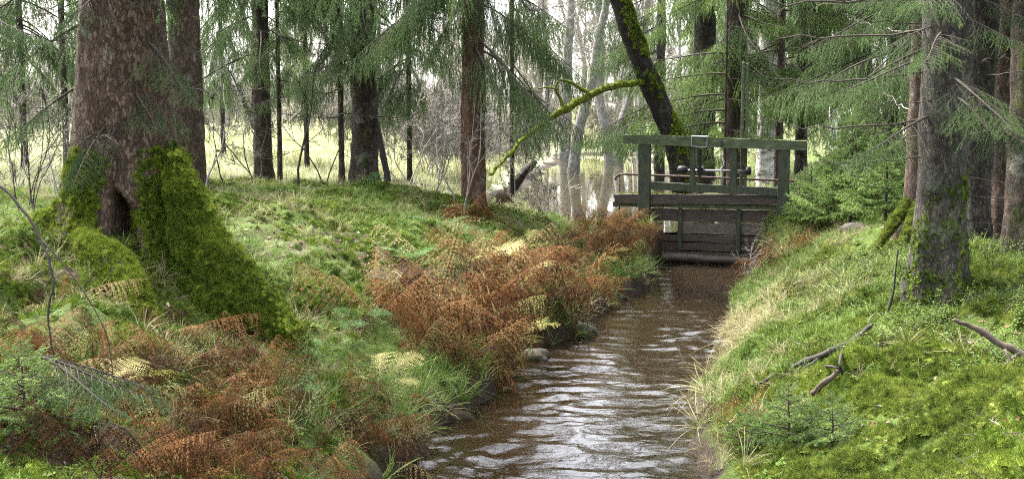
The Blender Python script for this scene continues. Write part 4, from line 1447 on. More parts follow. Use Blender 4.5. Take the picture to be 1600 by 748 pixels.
# --- pale alders in the pond and beyond
def bare_tree(label, base, r0, H, ctrl, seed, mat='bark_alder', group=None, name='alder_tree', nbr=10, brlib=None):
    t = thing(name, base, label, 'tree', group)
    C = spline(ctrl, 50)
    mb = MB()
    tube(mb, C, np.interp(np.linspace(0, 1, 50), [0, 0.08, 1], [r0 * 1.3, r0, r0 * 0.5]), 14, 0, True, (0.08, 4.0))
    link('trunk', mb.mesh('trunk', M[mat], True), t)
    g = np.random.default_rng(seed)
    for k in range(nbr):
        p = C[g.integers(18, 50)]
        o = link('branch', FARB[g.integers(len(FARB))], t)
        o.location = p
        o.rotation_euler = (g.uniform(-0.9, 0.9), g.uniform(-0.9, 0.9), g.uniform(0, 6.28))
        s = g.uniform(0.5, 1.0)
        o.scale = (s, s, s)
    return t


FARB = [bare_shrub(300 + i, M['twig_pale'], 2.4, 0.028, 0.2, 3, 5, 0.14, 4, 0.2, 1, 0.0045) for i in range(4)]


def alder(label, pts, d, r0, seed, nbr=10):
    P = [at(px, py, d) for px, py in pts]
    bz = Vector((P[0].x, P[0].y, PONDZ - 0.3))
    ctrl = [np.array(p - bz) for p in P]
    ctrl[0][2] = -0.1
    return bare_tree(label, bz, r0, 0, ctrl, seed, nbr=nbr)


alder('pale alder leaning right out of the pond, nearest of the pond alders', [(893, 262), (905, 200), (925, 130), (935, 60), (948, 0), (965, -150)], 40, 0.19, 1)
alder('thick pale alder trunk behind the leaning pond alder', [(882, 240), (884, 180), (886, 100), (890, 40), (893, 0), (900, -150)], 52, 0.27, 2)
alder('curved pale alder whose foot darkens at the pond edge', [(955, 246), (945, 200), (937, 150), (938, 80), (935, 0), (930, -120)], 47, 0.20, 3)
alder('pale alder leaning right beside the curved one', [(962, 240), (972, 195), (985, 150), (1000, 90), (1010, 20), (1020, -100)], 50, 0.22, 4)
alder('thin pale alder between the mossy limb and the pond', [(855, 245), (852, 180), (858, 110), (850, 40), (845, -60)], 50, 0.12, 5)
alder('upright pale alder behind the leaning mossy tree', [(1000, 236), (1003, 180), (998, 120), (1004, 60), (1008, -60)], 55, 0.19, 6)

FART = [bare_shrub(320 + i, M['twig_pale'], 7.5, 0.10, 0.06, 4, 6, 0.10, 5, 0.25, 1, 0.008) for i in range(4)]
FARBUSH = [bare_shrub(330 + i, M['twig_pale'], 3.0, 0.017, 0.3, 3, 8, 0.14, 3, 0.25, 8, 0.0055) for i in range(4)]
gF = np.random.default_rng(99)


def mark(v, table):
    for lim, txt in table:
        if v < lim: return txt


FARZ = ((130, 'far behind, left of the old spruce'), (300, 'far behind the old spruce'), (410, 'far behind, between the brown trunk and the slim dark spruce'), (550, 'far behind, between the slim dark spruce and the dark trunk'),
        (640, 'far behind, just right of the dark trunk'), (730, 'far behind, just left of the reddish trunk'), (850, 'far behind, between the reddish trunk and the pond alders'), (960, 'beyond the pond behind the alders'),
        (1120, 'beyond the pond behind the leaning mossy tree'), (1280, 'deep in the wood behind the birches'), (9999, 'deep in the wood behind the right bank trunks'))
spots = []
for k in range(60):
    px, d = gF.uniform(560, 1120), gF.uniform(56, 92)
    spots.append((px, d))
for k in range(46):
    spots.append((gF.uniform(-120, 620), gF.uniform(70, 110)))
for k in range(24):
    spots.append((gF.uniform(1080, 1750), gF.uniform(40, 80)))
for k, (px, d) in enumerate(spots):
    p = gp(px, d)
    side = 0 if px < 560 else 1 if px < 1120 else 2
    lb = 'leafless pale tree ' + mark(px, FARZ)
    t = thing('bare_tree', p, lb, 'tree', 'leafless pale trees ' + mark(px, FARZ), gF.uniform(0, 6.28))
    link('trunk', FART[k % 4], t)
    s = gF.uniform(0.8, 1.6)
    t.scale = (s, s, s)
spots = [(gF.uniform(600, 900), gF.uniform(27, 52), 0) for k in range(38)] + [(gF.uniform(820, 1080), gF.uniform(57, 66), 1) for k in range(14)] + [(gF.uniform(-60, 640), gF.uniform(36, 75), 2) for k in range(44)]
for k, (px, d, side) in enumerate(spots):
    p = gp(px, d)
    if side == 0 and p.x > np.interp(d, PLY, PLX) - 0.4:
        p = gp((np.interp(d, PLY, PLX) - gF.uniform(0.6, 5)) * 1900 / d + 800, d)
    lb = 'leafless twiggy bush ' + ('on the far pond bank' if side == 1 else mark(px, FARZ))
    t = thing('bare_bush', p, lb, 'bush', lb.replace('bush', 'bushes', 1), gF.uniform(0, 6.28))
    link('stem', FARBUSH[k % 4], t)
    s = gF.uniform(0.6, 1.1) * (0.75 if side == 0 else 1)
    t.scale = (s, s, s)
# dark far spruces closing the view
FARS = [spruce_branch(340 + i, [M['needle'], M['twig']], 3.0, 0.35, 0.03, 0.05, 0.02, 0.6, 0.05, 0.2, 0.45, 0.2) for i in range(2)]


def far_spruce_mesh(seed):
    g = np.random.default_rng(seed)
    mb = MB()
    tube(mb, np.array([[0, 0, -0.3], [0, 0, 6], [0, 0, 13]]), [0.2, 0.14, 0.02], 7, 1, False)
    for k in range(60):
        f = (k + g.uniform()) / 60
        z = 0.8 + 12 * f
        l = 2.6 * (1 - f) + 0.3
        az = g.uniform(0, 6.28)
        d = np.array([math.cos(az), math.sin(az), -0.25])
        A = np.array([[0, 0, z] + d * l * w + np.array([0, 0, 0.15 * l * w * w]) for w in (0, 0.3, 0.6, 1)])
        tube(mb, A, [0.02, 0.015, 0.01, 0.005], 3, 1, False)
        for j in range(12):
            w = g.uniform(0.15, 1)
            p = np.array([0, 0, z]) + d * l * w
            e = np.array([-d[1], d[0], -0.8]) * g.choice([-1, 1]) * 0.5 * l * (1.1 - w) + d * 0.2
            e[2] = -abs(e[2]) - 0.1
            needles(mb, np.stack([p, p + e * 0.5, p + e]), g, 0.03, 0.07, 0.03, 3)
    return mb.mesh('crown', [M['needle_grey'], M['twig']])


FS = [far_spruce_mesh(350 + i) for i in range(3)]
for k in range(24):
    px = [gF.uniform(-200, 560), gF.uniform(1120, 1800)][k % 2]
    d = gF.uniform(38, 60) if k % 2 else gF.uniform(115, 160)
    p = gp(px, d)
    t = thing('far_spruce', p, ['spruce at the forest edge across the meadow', 'spruce standing deep in the wood behind the sluice gate'][k % 2], 'tree', ['far spruces across the meadow', 'spruces behind the sluice'][k % 2], gF.uniform(0, 6.28))
    link('crown', FS[k % 3], t)
    s = gF.uniform(0.8, 1.3)
    t.scale = (s, s, s)

# ------------------------------------------------------------------ sluice gate
pl_, pr_ = at(1007, 300, 20.35), at(1224, 300, 19.75)
SB = Vector((pl_.x, pl_.y, 0.0))
yaw = math.atan2(pr_.y - pl_.y, pr_.x - pl_.x)
W_ = math.hypot(pr_.x - pl_.x, pr_.y - pl_.y)
sl = thing('sluice_gate', SB, 'green timber sluice gate with dark wet boards across the stream', 'sluice gate', None, yaw)
gs = np.random.default_rng(5)
TILT = Matrix.Rotation(0.030, 4, 'Y')       # the frame sags to the right


def plank(name, c, s, mat, par=sl, rot=None, sub=None):
    mb = MB()
    L = s[0]
    if sub:                                   # long board cut lengthwise and roughened so that edges are uneven
        n = sub
        xs = np.linspace(-L / 2, L / 2, n + 1)
        V, Q = [], []
        for x in xs:
            j = gs.normal(0, 0.004, 4)
            V += [[x, -s[1] / 2 + j[0] * 0.4, -s[2] / 2 + j[0]], [x, -s[1] / 2 + j[1] * 0.4, s[2] / 2 + j[1]], [x, s[1] / 2, s[2] / 2 + j[2]], [x, s[1] / 2, -s[2] / 2 + j[3]]]
        for i in range(n):
            for k in range(4):
                Q.append([4 * i + k, 4 * i + (k + 1) % 4, 4 * i + 4 + (k + 1) % 4, 4 * i + 4 + k])
        Q += [[3, 2, 1, 0], [4 * n, 4 * n + 1, 4 * n + 2, 4 * n + 3]]
        Q = [q[::-1] for q in Q]
        mb.add(V, None, Q)
    else:
        box(mb, (0, 0, 0), s)
    o = link(name, mb.mesh(name, M[mat]), par)
    o.location = c
    if rot is not None:
        o.rotation_euler = rot
    return o


tilt = (0, 0.032, 0)
beam = plank('beam', (W_ / 2 + 0.0, 0, 2.005), (W_ + 0.70, 0.20, 0.155), 'wood_green', sl, tilt, 14)
plank('post', (0, 0, 0.863), (0.195, 0.17, 2.22), 'wood_post')
plank('post', (W_, 0, 0.80), (0.18, 0.17, 2.21), 'wood_post')
plank('cross_beam', (W_ / 2, -0.02, 1.245), (W_ - 0.20, 0.12, 0.125), 'wood_post', sl, tilt, 10)
plank('walkway_plank', (W_ / 2 - 0.02, 0.46, 1.075), (3.4, 0.30, 0.05), 'wood_post', sl, (0, -0.01, 0), 12)
plank('walkway_plank', (W_ / 2 + 0.03, 0.14, 1.06), (3.35, 0.26, 0.15), 'wood_wet', sl, (0, -0.012, 0), 12)
plank('rail_board', (W_ / 2 - 0.24, 0.105, 0.945), (W_ + 0.62, 0.05, 0.085), 'wood_green', sl, (0, 0.002, 0), 10)
# closing boards of the gate, one by one; the second one is broken away at its left end
zb = [(0.67, 0.885, 'wood_wet', 0.0), (0.465, 0.665, 'wood_brown', 0.55), (0.33, 0.455, 'wood_wet', 0.0), (0.18, 0.325, 'wood_wet', 0.0), (-0.05, 0.175, 'wood_wet', 0.0)]
for i, (z0, z1, mt, cut) in enumerate(zb):
    plank('board', (W_ / 2 + cut / 2, 0.20 - 0.012 * (i % 2), (z0 + z1) / 2), (W_ - 0.10 - cut, 0.045, z1 - z0 - 0.012), mt, sl, (0, gs.normal(0, 0.004), 0), 10)
for x in (0.585, 1.555):
    plank('batten', (x, 0.135, 0.66), (0.075, 0.05, 0.95), 'wood_post', sl, (0, gs.normal(0, 0.008), 0))
mb = MB()
C = np.array([[x, 0.0, 0.0] for x in np.linspace(-W_ / 2 - 0.3, W_ / 2 - 0.05, 24)])
C[:, 2] += 0.015 * noise3(C[:, 0] * 2, 4.0)
tube(mb, C, 0.12, 20, 0, True, (0.22, 5.0), 0.8)
o = link('sill_log', mb.mesh('sill_log', M['wood_wet'], True), sl)
o.location = (W_ / 2, 0.03, 0.06)
# uprights, lifting pole and gear
plank('upright', (0.80, -0.015, 1.63), (0.082, 0.09, 0.65), 'wood_post')
plank('upright', (1.47, -0.01, 1.61), (0.105, 0.11, 0.66), 'wood_post')
pole = plank('lifting_pole', (1.585, 0.135, 2.25), (0.052, 0.05, 2.12), 'wood_green')
plank('lifting_pole', (1.652, 0.135, 2.24), (0.044, 0.05, 2.10), 'wood_green')
mb = MB()
box(mb, (0, 0, 0), (0.05, 0.05, 0.46))
for k in range(11):
    box(mb, (0, -0.035, -0.2 + k * 0.04), (0.085, 0.04, 0.02))
o = link('gear_rack', mb.mesh('gear_rack', M['iron']), sl)
o.location = (0.915, 0.03, 1.665)
mb = MB()
tube(mb, [[0, 0, 0], [1.12, 0, 0]], 0.018, 10)
shaft = link('shaft', mb.mesh('shaft', M['steel'], True), sl)
shaft.location = (0.60, 0.10, 1.535)


def lathe_x(prof, seg=18):
    mb = MB()
    P = np.array([[x, 0, 0] for x, r in prof])
    tube(mb, P, [r for x, r in prof], seg, 0, True)
    return mb


o = link('hub', lathe_x([(-0.085, 0.03), (-0.075, 0.062), (-0.04, 0.075), (0.02, 0.075), (0.06, 0.06), (0.085, 0.035)]).mesh('hub', M['iron'], True), shaft)
o.location = (0.02, 0, 0)
o = link('hub', lathe_x([(-0.05, 0.03), (-0.03, 0.07), (0.03, 0.07), (0.05, 0.03)]).mesh('hub', M['iron'], True), shaft)
o.location = (1.10, 0, 0)
o = link('pinion', lathe_x([(-0.05, 0.04), (-0.045, 0.075), (0.045, 0.075), (0.05, 0.04)], 12).mesh('pinion', M['iron']), shaft)
o.location = (0.32, 0.0, 0)
mb = MB()
tube(mb, [[0, 0, 0.17], [0.004, 0, 0.05], [-0.03, 0, 0.0], [-0.02, 0, -0.1], [0, 0, -0.24]], [0.014, 0.014, 0.018, 0.014, 0.014], 8)
o = link('crank_rod', mb.mesh('crank_rod', M['steel'], True), sl)
o.location = (1.30, 0.03, 1.58)
mb = MB()
for c, s in (((-0.125, 0, 0), (0.012, 0.02, 0.175)), ((0.125, 0, 0), (0.012, 0.02, 0.175)), ((0, 0, 0.082), (0.238, 0.018, 0.010)), ((0, 0, -0.082), (0.238, 0.018, 0.010)), ((0, 0.12, 0.088), (0.26, 0.24, 0.012))):
    box(mb, c, s)
o = link('metal_bracket', mb.mesh('metal_bracket', M['steel']), sl)
o.location = (0.915, -0.118, 2.015)
o.rotation_euler = tilt
mb = MB()
for k in range(6):
    a = np.linspace(0, 2 * np.pi, 9)[:-1]
    ring = np.stack([0.012 * np.cos(a), np.full(8, 0.0) + (0.006 * np.sin(a) if k % 2 else 0), 0.016 * np.sin(a)], -1) + np.array([0, -0.004 * (k % 2), -0.026 * k])
    tube(mb, np.vstack([ring, ring[:1]]), 0.004, 4, 0, False)
o = link('chain', mb.mesh('chain', M['iron'], True), sl)
o.location = (1.28, -0.118, 2.06)
# bolt heads on the boards
bolt_me = lathe_x([(-0.012, 0.0), (-0.012, 0.012), (0.01, 0.015)], 8).mesh('bolt', M['rust'])
for (x, y, z) in ((0.30, 0.068, 0.945), (1.0, 0.068, 0.945), (1.85, 0.068, 0.945), (0.585, 0.098, 0.46), (1.555, 0.098, 0.40), (0.585, 0.098, 0.80), (1.555, 0.098, 0.80)):
    o = link('bolt', bolt_me, sl)
    o.location = (x, y, z)
    o.rotation_euler = (0, 0, math.pi / 2)
# handrail of the walkway behind the gate
mb = MB()
rail = spline([(-0.62, 0.66, 1.32), (-0.60, 0.66, 1.38), (-0.52, 0.66, 1.425), (-0.3, 0.66, 1.425), (1.0, 0.66, 1.39), (2.65, 0.66, 1.345)], 50)
tube(mb, rail, 0.019, 8)
hr = link('handrail', mb.mesh('handrail', M['rust'], True), sl)
for p, q in (((-0.55, 0.66, 1.40), (-0.54, 0.66, 0.55)), ((2.5, 0.66, 1.34), (2.5, 0.66, 0.6)), ((-0.54, 0.66, 0.90), (0.2, 0.66, 0.90))):
    mb = MB()
    tube(mb, [p, q], 0.017, 8)
    link('rail_post', mb.mesh('rail_post', M['rust'], True), hr)
# little moss on the beam and the plank
Pm = np.stack([gs.uniform(-0.3, W_ + 0.3, 200), gs.normal(0, 0.06, 200), np.zeros(200)], -1)
Pm[:, 2] = 2.083 - 0.032 * (Pm[:, 0] - W_ / 2)
scatter('moss', Pm, rot_from_normals(np.tile([0, 0, 1.0], (200, 1)), gs.uniform(0, 6.28, 200), 0.2, gs), gs.uniform(0.2, 0.45, 200), SRC['moss_deep'], sl)
Pm = np.stack([gs.uniform(-0.5, 0.5, 90), gs.uniform(0.03, 0.25, 90), np.full(90, 1.14)], -1)
scatter('moss', Pm, rot_from_normals(np.tile([0, 0, 1.0], (90, 1)), gs.uniform(0, 6.28, 90), 0.2, gs), gs.uniform(0.25, 0.5, 90), SRC['moss'], sl)

# ------------------------------------------------------------------ ground cover (uncountable)
def patch(x, y, f, k):
    return fbm(x * f, y * f, k, 3)
left = lambda sl, sr: sl > sr
hol = lambda x, y: sstep(-0.55, -0.1, fbm(x * 3.0, y * 3.0, 3.0, 3))
ground_cover('moss_carpet', 'moss', 52000, (1.0, 6.5), (4.2, 16), lambda x, y, z, sl, sr: (sr > 0.30) * np.clip(0.75 - 0.9 * patch(x, y, 1.5, 3) - 0.5 * sstep(12, 16, y) - 0.35 * sstep(1.0, 0.4, sr) * (y > 9), 0, 1) * (y < 9.5 + 20 * (sr > 0.6)) * hol(x, y), (0.6, 1.5), 'bright green moss carpet covering the right bank', 'moss', 1001, 0.1, 0.3)
ground_cover('moss_carpet', 'moss_deep', 30000, (1.0, 6.5), (4.2, 15), lambda x, y, z, sl, sr: (sr > 0.25) * np.clip(-0.02 + 0.9 * patch(x, y, 1.5, 3) + 0.7 * np.exp(-(((x - 2.35) / 0.4) ** 2 + ((y - 8.3) / 0.5) ** 2)), 0, 1) * hol(x, y), (0.6, 1.6), 'deep green moss patches between the bright moss on the right bank', 'moss', 1014, 0.1, 0.3)
ground_cover('moss_carpet', 'moss_deep', 26000, (-6, 1.5), (4.5, 20), lambda x, y, z, sl, sr: (sl > 0.35) * np.clip(0.25 + 0.6 * (y < 9) + 0.8 * patch(x, y, 1.1, 11) + 0.5 * np.exp(-(((x + 3.2) / 1.2) ** 2 + ((y - 9.3) / 1.2) ** 2)), 0, 1), (0.6, 1.6), 'patchy green moss on the left bank below the old spruce', 'moss', 1002, 0.1, 0.3)
ground_cover('moss_carpet', 'moss', 9000, (-6, -2.2), (7.5, 12), lambda x, y, z, sl, sr: np.clip(0.9 * np.exp(-(((x + 3.9) / 1.0) ** 2 + ((y - 9.7) / 1.1) ** 2)) * (1 + 0.9 * patch(x, y, 2.0, 17)), 0, 1), (0.6, 1.5), 'bright moss cushions spreading left of the old spruce roots', 'moss', 1016, 0.1, 0.3)
ground_cover('moss_carpet', 'moss', 14000, (-7, 0), (12.5, 20), lambda x, y, z, sl, sr: (sl > 1.6) * np.clip(0.3 + 0.7 * patch(x, y, 0.9, 13), 0, 1), (0.7, 1.3), 'pale moss along the crest of the left bank', 'moss', 1003, 0.1, 0.3)
ground_cover('grass', 'grass', 44000, (-7, 2.5), (5, 21), lambda x, y, z, sl, sr: (sl > 0.12) * np.clip(0.55 + 0.55 * patch(x, y, 0.8, 21) - 0.6 * np.exp(-(((x + 3.0) / 1.3) ** 2 + ((y - 9.6) / 1.5) ** 2)) - 0.1 * (y < 8.2), 0, 1) * sstep(6, 8, y + sl), (0.45, 0.95), 'short green grass on the slope of the left bank', 'grass', 1004, 0.55, 0.25)
ground_cover('long_grass', 'grass_long', 4500, (-2, 2.5), (7.5, 20), lambda x, y, z, sl, sr: (sl > 0.02) * (sl < 0.55) * np.clip(0.5 + 1.2 * patch(x, y, 1.2, 31), 0, 1) * np.where(y > 13.5, 0.22, 1), (0.5, 0.95), 'long green grass hanging over the left water edge', 'grass', 1005, 0.35, 0.25)
ground_cover('dry_grass', 'grass_dry', 15000, (0.9, 6.5), (8, 20.5), lambda x, y, z, sl, sr: (sr > 0.05) * np.clip(0.62 - 0.5 * sr + 0.8 * patch(x, y, 1.0, 41), 0, 1) * np.where(y < 10.5, 0.3, 1), (0.4, 0.95), 'pale dry grass along the right water edge', 'grass', 1006, 0.5, 0.3)
ground_cover('grass', 'grass', 26000, (1.0, 7), (9, 22), lambda x, y, z, sl, sr: (sr > 0.08) * np.clip(0.75 + 0.5 * patch(x, y, 0.9, 43) - 0.12 * sr, 0, 1), (0.5, 1.1), 'green grass between the stream and the right bank trees', 'grass', 1007, 0.5, 0.3)
ground_cover('dry_grass', 'grass_dry', 6000, (-7, 2.2), (7, 20), lambda x, y, z, sl, sr: (sl > 0.05) * np.clip(0.15 + 0.7 * patch(x, y, 1.4, 47), 0, 1), (0.5, 1.0), 'withered straw mixed into the left bank', 'grass', 1008, 0.4, 0.35)
ground_cover('dry_grass', 'grass_dry_long', 70, (0.8, 2.4), (6.5, 12), lambda x, y, z, sl, sr: (sr > 0.02) * (sr < 0.3) * 0.9, (0.6, 1.1), 'long straw arching over the right water edge', 'grass', 1009, 0.3, 0.3)
ground_cover('small_leaf_plants', 'sorrel', 26000, (-7, 7), (4.5, 18), lambda x, y, z, sl, sr: (np.maximum(sl, sr) > 0.35) * np.clip(0.3 + 0.8 * patch(x, y, 1.6, 51), 0, 1) * np.where(sr > sl, 0.3, 1), (0.5, 1.0), 'tiny bright leaved plants scattered over both banks', 'ground cover', 1010, 0.5, 0.3)
ground_cover('bilberry_shrubs', 'bilberry', 4200, (2.0, 7), (5.5, 14), lambda x, y, z, sl, sr: (sr > 0.8) * np.clip(0.1 + 0.9 * patch(x, y, 0.9, 61) + 0.5 * (sr > 1.7), 0, 1), (0.6, 1.1), 'low pale leaved bilberry shrubs below the right bank trunks', 'shrub', 1011, 0.7, 0.2)
ground_cover('fallen_leaves', 'leaf', 13000, (-7, 7), (4.5, 20), lambda x, y, z, sl, sr: (np.maximum(sl, sr) > 0.2) * np.clip(0.35 + 0.8 * patch(x, y, 1.2, 71) + 0.8 * np.exp(-(((x + 2.3) / 0.6) ** 2 + ((y - 9.2) / 0.8) ** 2)), 0, 1), (0.6, 1.2), 'pale and brown fallen leaves lying on the moss', 'leaves', 1012, 0.2, 0.4)
ground_cover('fallen_leaves', 'leaf', 9000, (1.0, 6.5), (4.2, 13), lambda x, y, z, sl, sr: (sr > 0.3) * np.clip(0.2 + 0.6 * patch(x, y, 1.5, 3) + 0.8 * (1 - hol(x, y)), 0, 1), (0.35, 0.9), 'brown leaf litter between the moss cushions of the right bank', 'leaves', 1015, 0.2, 0.4)
ground_cover('fallen_twigs', 'twig', 4200, (-7, 7), (4.5, 18), lambda x, y, z, sl, sr: (np.maximum(sl, sr) > 0.25) * 0.6, (0.5, 1.2), 'small fallen twigs lying on both banks', 'twigs', 1013, 0.1, 0.15)


def far_cover(name, n, rule, label, seed, yr, size):
    g = np.random.default_rng(seed)
    y = yr[0] + (yr[1] - yr[0]) * g.uniform(0, 1, n) ** 1.6
    x = (g.uniform(-120, 1300, n) - 800) * y / 1900
    z = height(x, y)
    k = (z > PONDZ + 0.17) & (g.uniform(0, 1, n) < rule(x, y))
    P = np.stack([x, y, z], -1)[k]
    S = g.uniform(*size, len(P)) * (0.8 + 0.012 * P[:, 1]) * (0.45 + 0.55 * sstep(24, 34, P[:, 1] - 0.4 * P[:, 0]))
    return scatter(name, P, rot_from_normals(np.tile([0, 0, 1.0], (len(P), 1)), g.uniform(0, 6.28, len(P)), 0.15, g), S, SRC['meadow'], None, label, 'grass', g)


far_cover('meadow_grass', 30000, lambda x, y: np.where(x < 5.6, 1.0, 0.2) * np.clip(0.8 + 0.4 * noise3(x * 0.4, y * 0.4), 0, 1), 'yellowish tall grass of the meadow and the far pond bank', 1020, (21, 90), (0.5, 1.0))


# ------------------------------------------------------------------ ferns
FD = [frond(400 + i, M['fern_dead'], 0.66 + 0.07 * (i % 3), True, 22 + i % 4, 0.25 + 0.18 * (i % 4), 0.05 + 0.15 * (i % 3), [None, 0.55, None, 0.4][i % 4]) for i in range(10)]
FD2 = [frond(430 + i, M['fern_tan'], 0.7, True, 22, 0.4 + 0.25 * i, 0.1 + 0.15 * i, [None, 0.5, None][i]) for i in range(3)]
FDM = FD + FD + FD2 + [frond(440 + 2 * i, M['fern_dead'], 0.85, True, 26, 0.3 + 0.12 * i, 0.0) for i in range(4)] + [frond(441, M['fern_tan'], 0.9, True, 26, 0.4, 0.0)]
FY = [frond(410 + i, M['fern_yellow'], 0.70, False, 20, 0.55, 0.1) for i in range(3)]
FG = [frond(420 + i, M['fern_green'], 0.62, False, 20, 0.6, 0.15) for i in range(3)]


def fern(base, label, group, lib, n, s, seed, name='dead_fern', az=None):
    g = np.random.default_rng(seed)
    t = thing(name, base, label, 'fern', group, g.uniform(0, 6.28) if az is None else 0)
    for k in range(n):
        o = link('frond', lib[g.integers(len(lib))], t)
        o.rotation_euler = (g.uniform(-0.4, 0.4), g.uniform(-0.65, 0.35) if name == 'dead_fern' else g.uniform(-0.35, 0.25), (k / n * 6.283 + g.uniform(-0.4, 0.4)) if az is None else az + g.uniform(-0.9, 0.9))
        q = s * g.uniform(0.75, 1.2)
        o.scale = (q, q, q)
    return t


gE = np.random.default_rng(77)
nf = 0

BAND = ((11.2, 'where the left bank starts beside the hanging grass'), (12.6, 'at the bulge of the left bank below the yellow ferns'), (14.2, 'around the yellowing ferns on the left bank'),
        (16.0, 'between the yellowing ferns and the dark shore stones'), (18.0, 'on the left bank below the reddish trunk'), (99, 'on the left bank end next to the sluice gate'))
for k in range(700):                                  # rusty band along the left water edge
    y = gE.uniform(10.2, 19.8)
    l = float(edges(np.array([y]))[0][0])
    s = gE.uniform(0.05, 1.5) if y < 17 else gE.uniform(0.05, 1.1)
    if y > 16.3 and s < 0.5 or s < 0.24: continue
    if y < 16 and s > 1.25: continue
    x = l - s
    w = 0.9 - 0.45 * s + 0.5 * float(fbm(np.array([x * 0.8]), np.array([y * 0.6]), 5.0, 2)[0])
    if gE.uniform() > w * (0.27 if y < 15 else 0.55): continue
    nf += 1
    fern((x, y, hz(x, y) - 0.01), 'rust-brown withered fern ' + mark(y, BAND), 'withered ferns ' + mark(y, BAND), FDM, gE.integers(5, 8), gE.uniform(0.7, 1.3) * (0.66 if y > 16.3 else 0.8 if y > 14.3 else 1), 500 + k)
FORE = ((120, 'in the bottom left corner under the arching twig'), (300, 'below the mossy front root of the old spruce'), (470, 'below the tip of the mossy buttress root'), (999, 'at the nearest left water edge'))
for k in range(300):                                  # foreground left
    px, d = gE.uniform(-20, 640), gE.uniform(5.8, 9.0)
    p = gp(px, d)
    l = float(edges(np.array([d]))[0][0])
    s = l - p.x
    if s < 0.05: continue
    w = np.exp(-((d - 7.2) / 1.1) ** 2) * (0.45 + 0.6 * float(fbm(np.array([p.x * 1.1]), np.array([d * 1.1]), 9.0, 2)[0])) + 0.25 * (s < 0.5)
    if gE.uniform() > w * 0.78: continue
    fern((p.x, p.y, p.z - 0.01), 'rust-brown withered fern ' + mark(px, FORE), 'withered ferns ' + mark(px, FORE), (FD + FD2) if d > 7.0 else FD, gE.integers(4, 7), gE.uniform(0.45, 0.78), 1300 + k)
for i, (px, d) in enumerate([(735, 18.2), (760, 18.4), (722, 18.0), (750, 18.0)]):
    fern(gp(px, d), 'rust-brown withered fern at the foot of the reddish spruce trunk', 'withered ferns at the reddish trunk', FD, 6, 0.8, 1700 + i)
for i, (px, d) in enumerate([(1232, 17.2), (1215, 17.6), (1255, 17.8), (1272, 17.0), (1205, 16.8), (1290, 18.0)]):
    fern(gp(px, d), 'rust-brown withered fern on the right bank by the sluice gate', 'withered ferns right of the sluice', FD, 6, 0.7, 1720 + i)
for i, (px, d) in enumerate([(1145, 8.9), (1185, 8.6), (1215, 8.5), (1160, 8.3)]):
    fern(gp(px, d), 'small rust-brown fern at the lower right water edge', 'withered ferns at the lower right water edge', FD, 4, 0.42, 1740 + i)
fern(gp(735, 13.6), 'yellowing fern standing upright among the rust-brown ferns', None, FY, 8, 0.95, 1751, 'yellow_fern')
fern(gp(800, 13.4), 'pale yellow fern right of the upright yellowing fern', None, FY, 6, 0.85, 1752, 'yellow_fern')
fern(gp(790, 11.9), 'bleached yellow fern leaning over the water at the left bank', None, FY, 4, 0.75, 1753, 'yellow_fern', R(-20))
fern(gp(690, 16.0), 'blue-green fern in front of the reddish spruce trunk', None, FG, 8, 0.9, 1754, 'green_fern')
fern(gp(725, 15.3), 'green fern just above the yellowing ferns', None, FG, 7, 0.8, 1755, 'green_fern')
fern(gp(560, 10.3), 'green fern low on the left slope near the mossy root end', None, FG, 6, 0.55, 1756, 'green_fern')
fern(gp(500, 9.6), 'small green fern beside the tip of the mossy buttress root', None, FG, 6, 0.45, 1757, 'green_fern')
fern(gp(585, 20.3), 'little green fern at the foot of the dark spruce trunk', None, FG, 6, 0.6, 1758, 'green_fern')

for i, (px, d, lib, nm, lb) in enumerate([
        (640, 13.0, FG, 'green_fern', 'green fern at the left end of the rusty fern band'), (860, 15.2, FG, 'green_fern', 'green fern low among the rusty ferns above the dark shore stones'),
        (905, 17.6, FG, 'green_fern', 'green fern at the upper end of the rusty band near the pond'), (700, 12.2, FY, 'yellow_fern', 'yellow fern at the lower edge of the rusty band'),
        (940, 16.8, FY, 'yellow_fern', 'small yellow fern by the water just before the sluice gate'), (820, 16.4, FY, 'yellow_fern', 'yellow fern under the reddish trunk in the rusty band'),
        (430, 8.3, FG, 'green_fern', 'green fern in the lower left between rusty ferns'), (150, 7.2, FY, 'yellow_fern', 'bleached fern in the bottom left among rusty ferns'),
        (970, 18.9, FG, 'green_fern', 'fresh green fern at the left post of the sluice gate'), (590, 9.4, FY, 'yellow_fern', 'straw coloured fern at the near left water edge')]):
    fern(gp(px, d), lb, None, lib, 6, 0.62, 1770 + i, nm)

# ------------------------------------------------------------------ bare saplings and twigs
def sapling(label, px, d, H, r, seed, mat='twig', group=None, stems=1, spread=0.25, lean=(0, 0), depth=3, kids=4, name='bare_sapling', dz=0.0):
    me = bare_shrub(seed, M[mat], H, r, spread, depth, kids, 0.16, 4, 0.2, stems, 0.0016 * d / 8, lean)
    t = thing(name, gp(px, d, dz), label, 'sapling', group)
    link('stem', me, t)
    return t


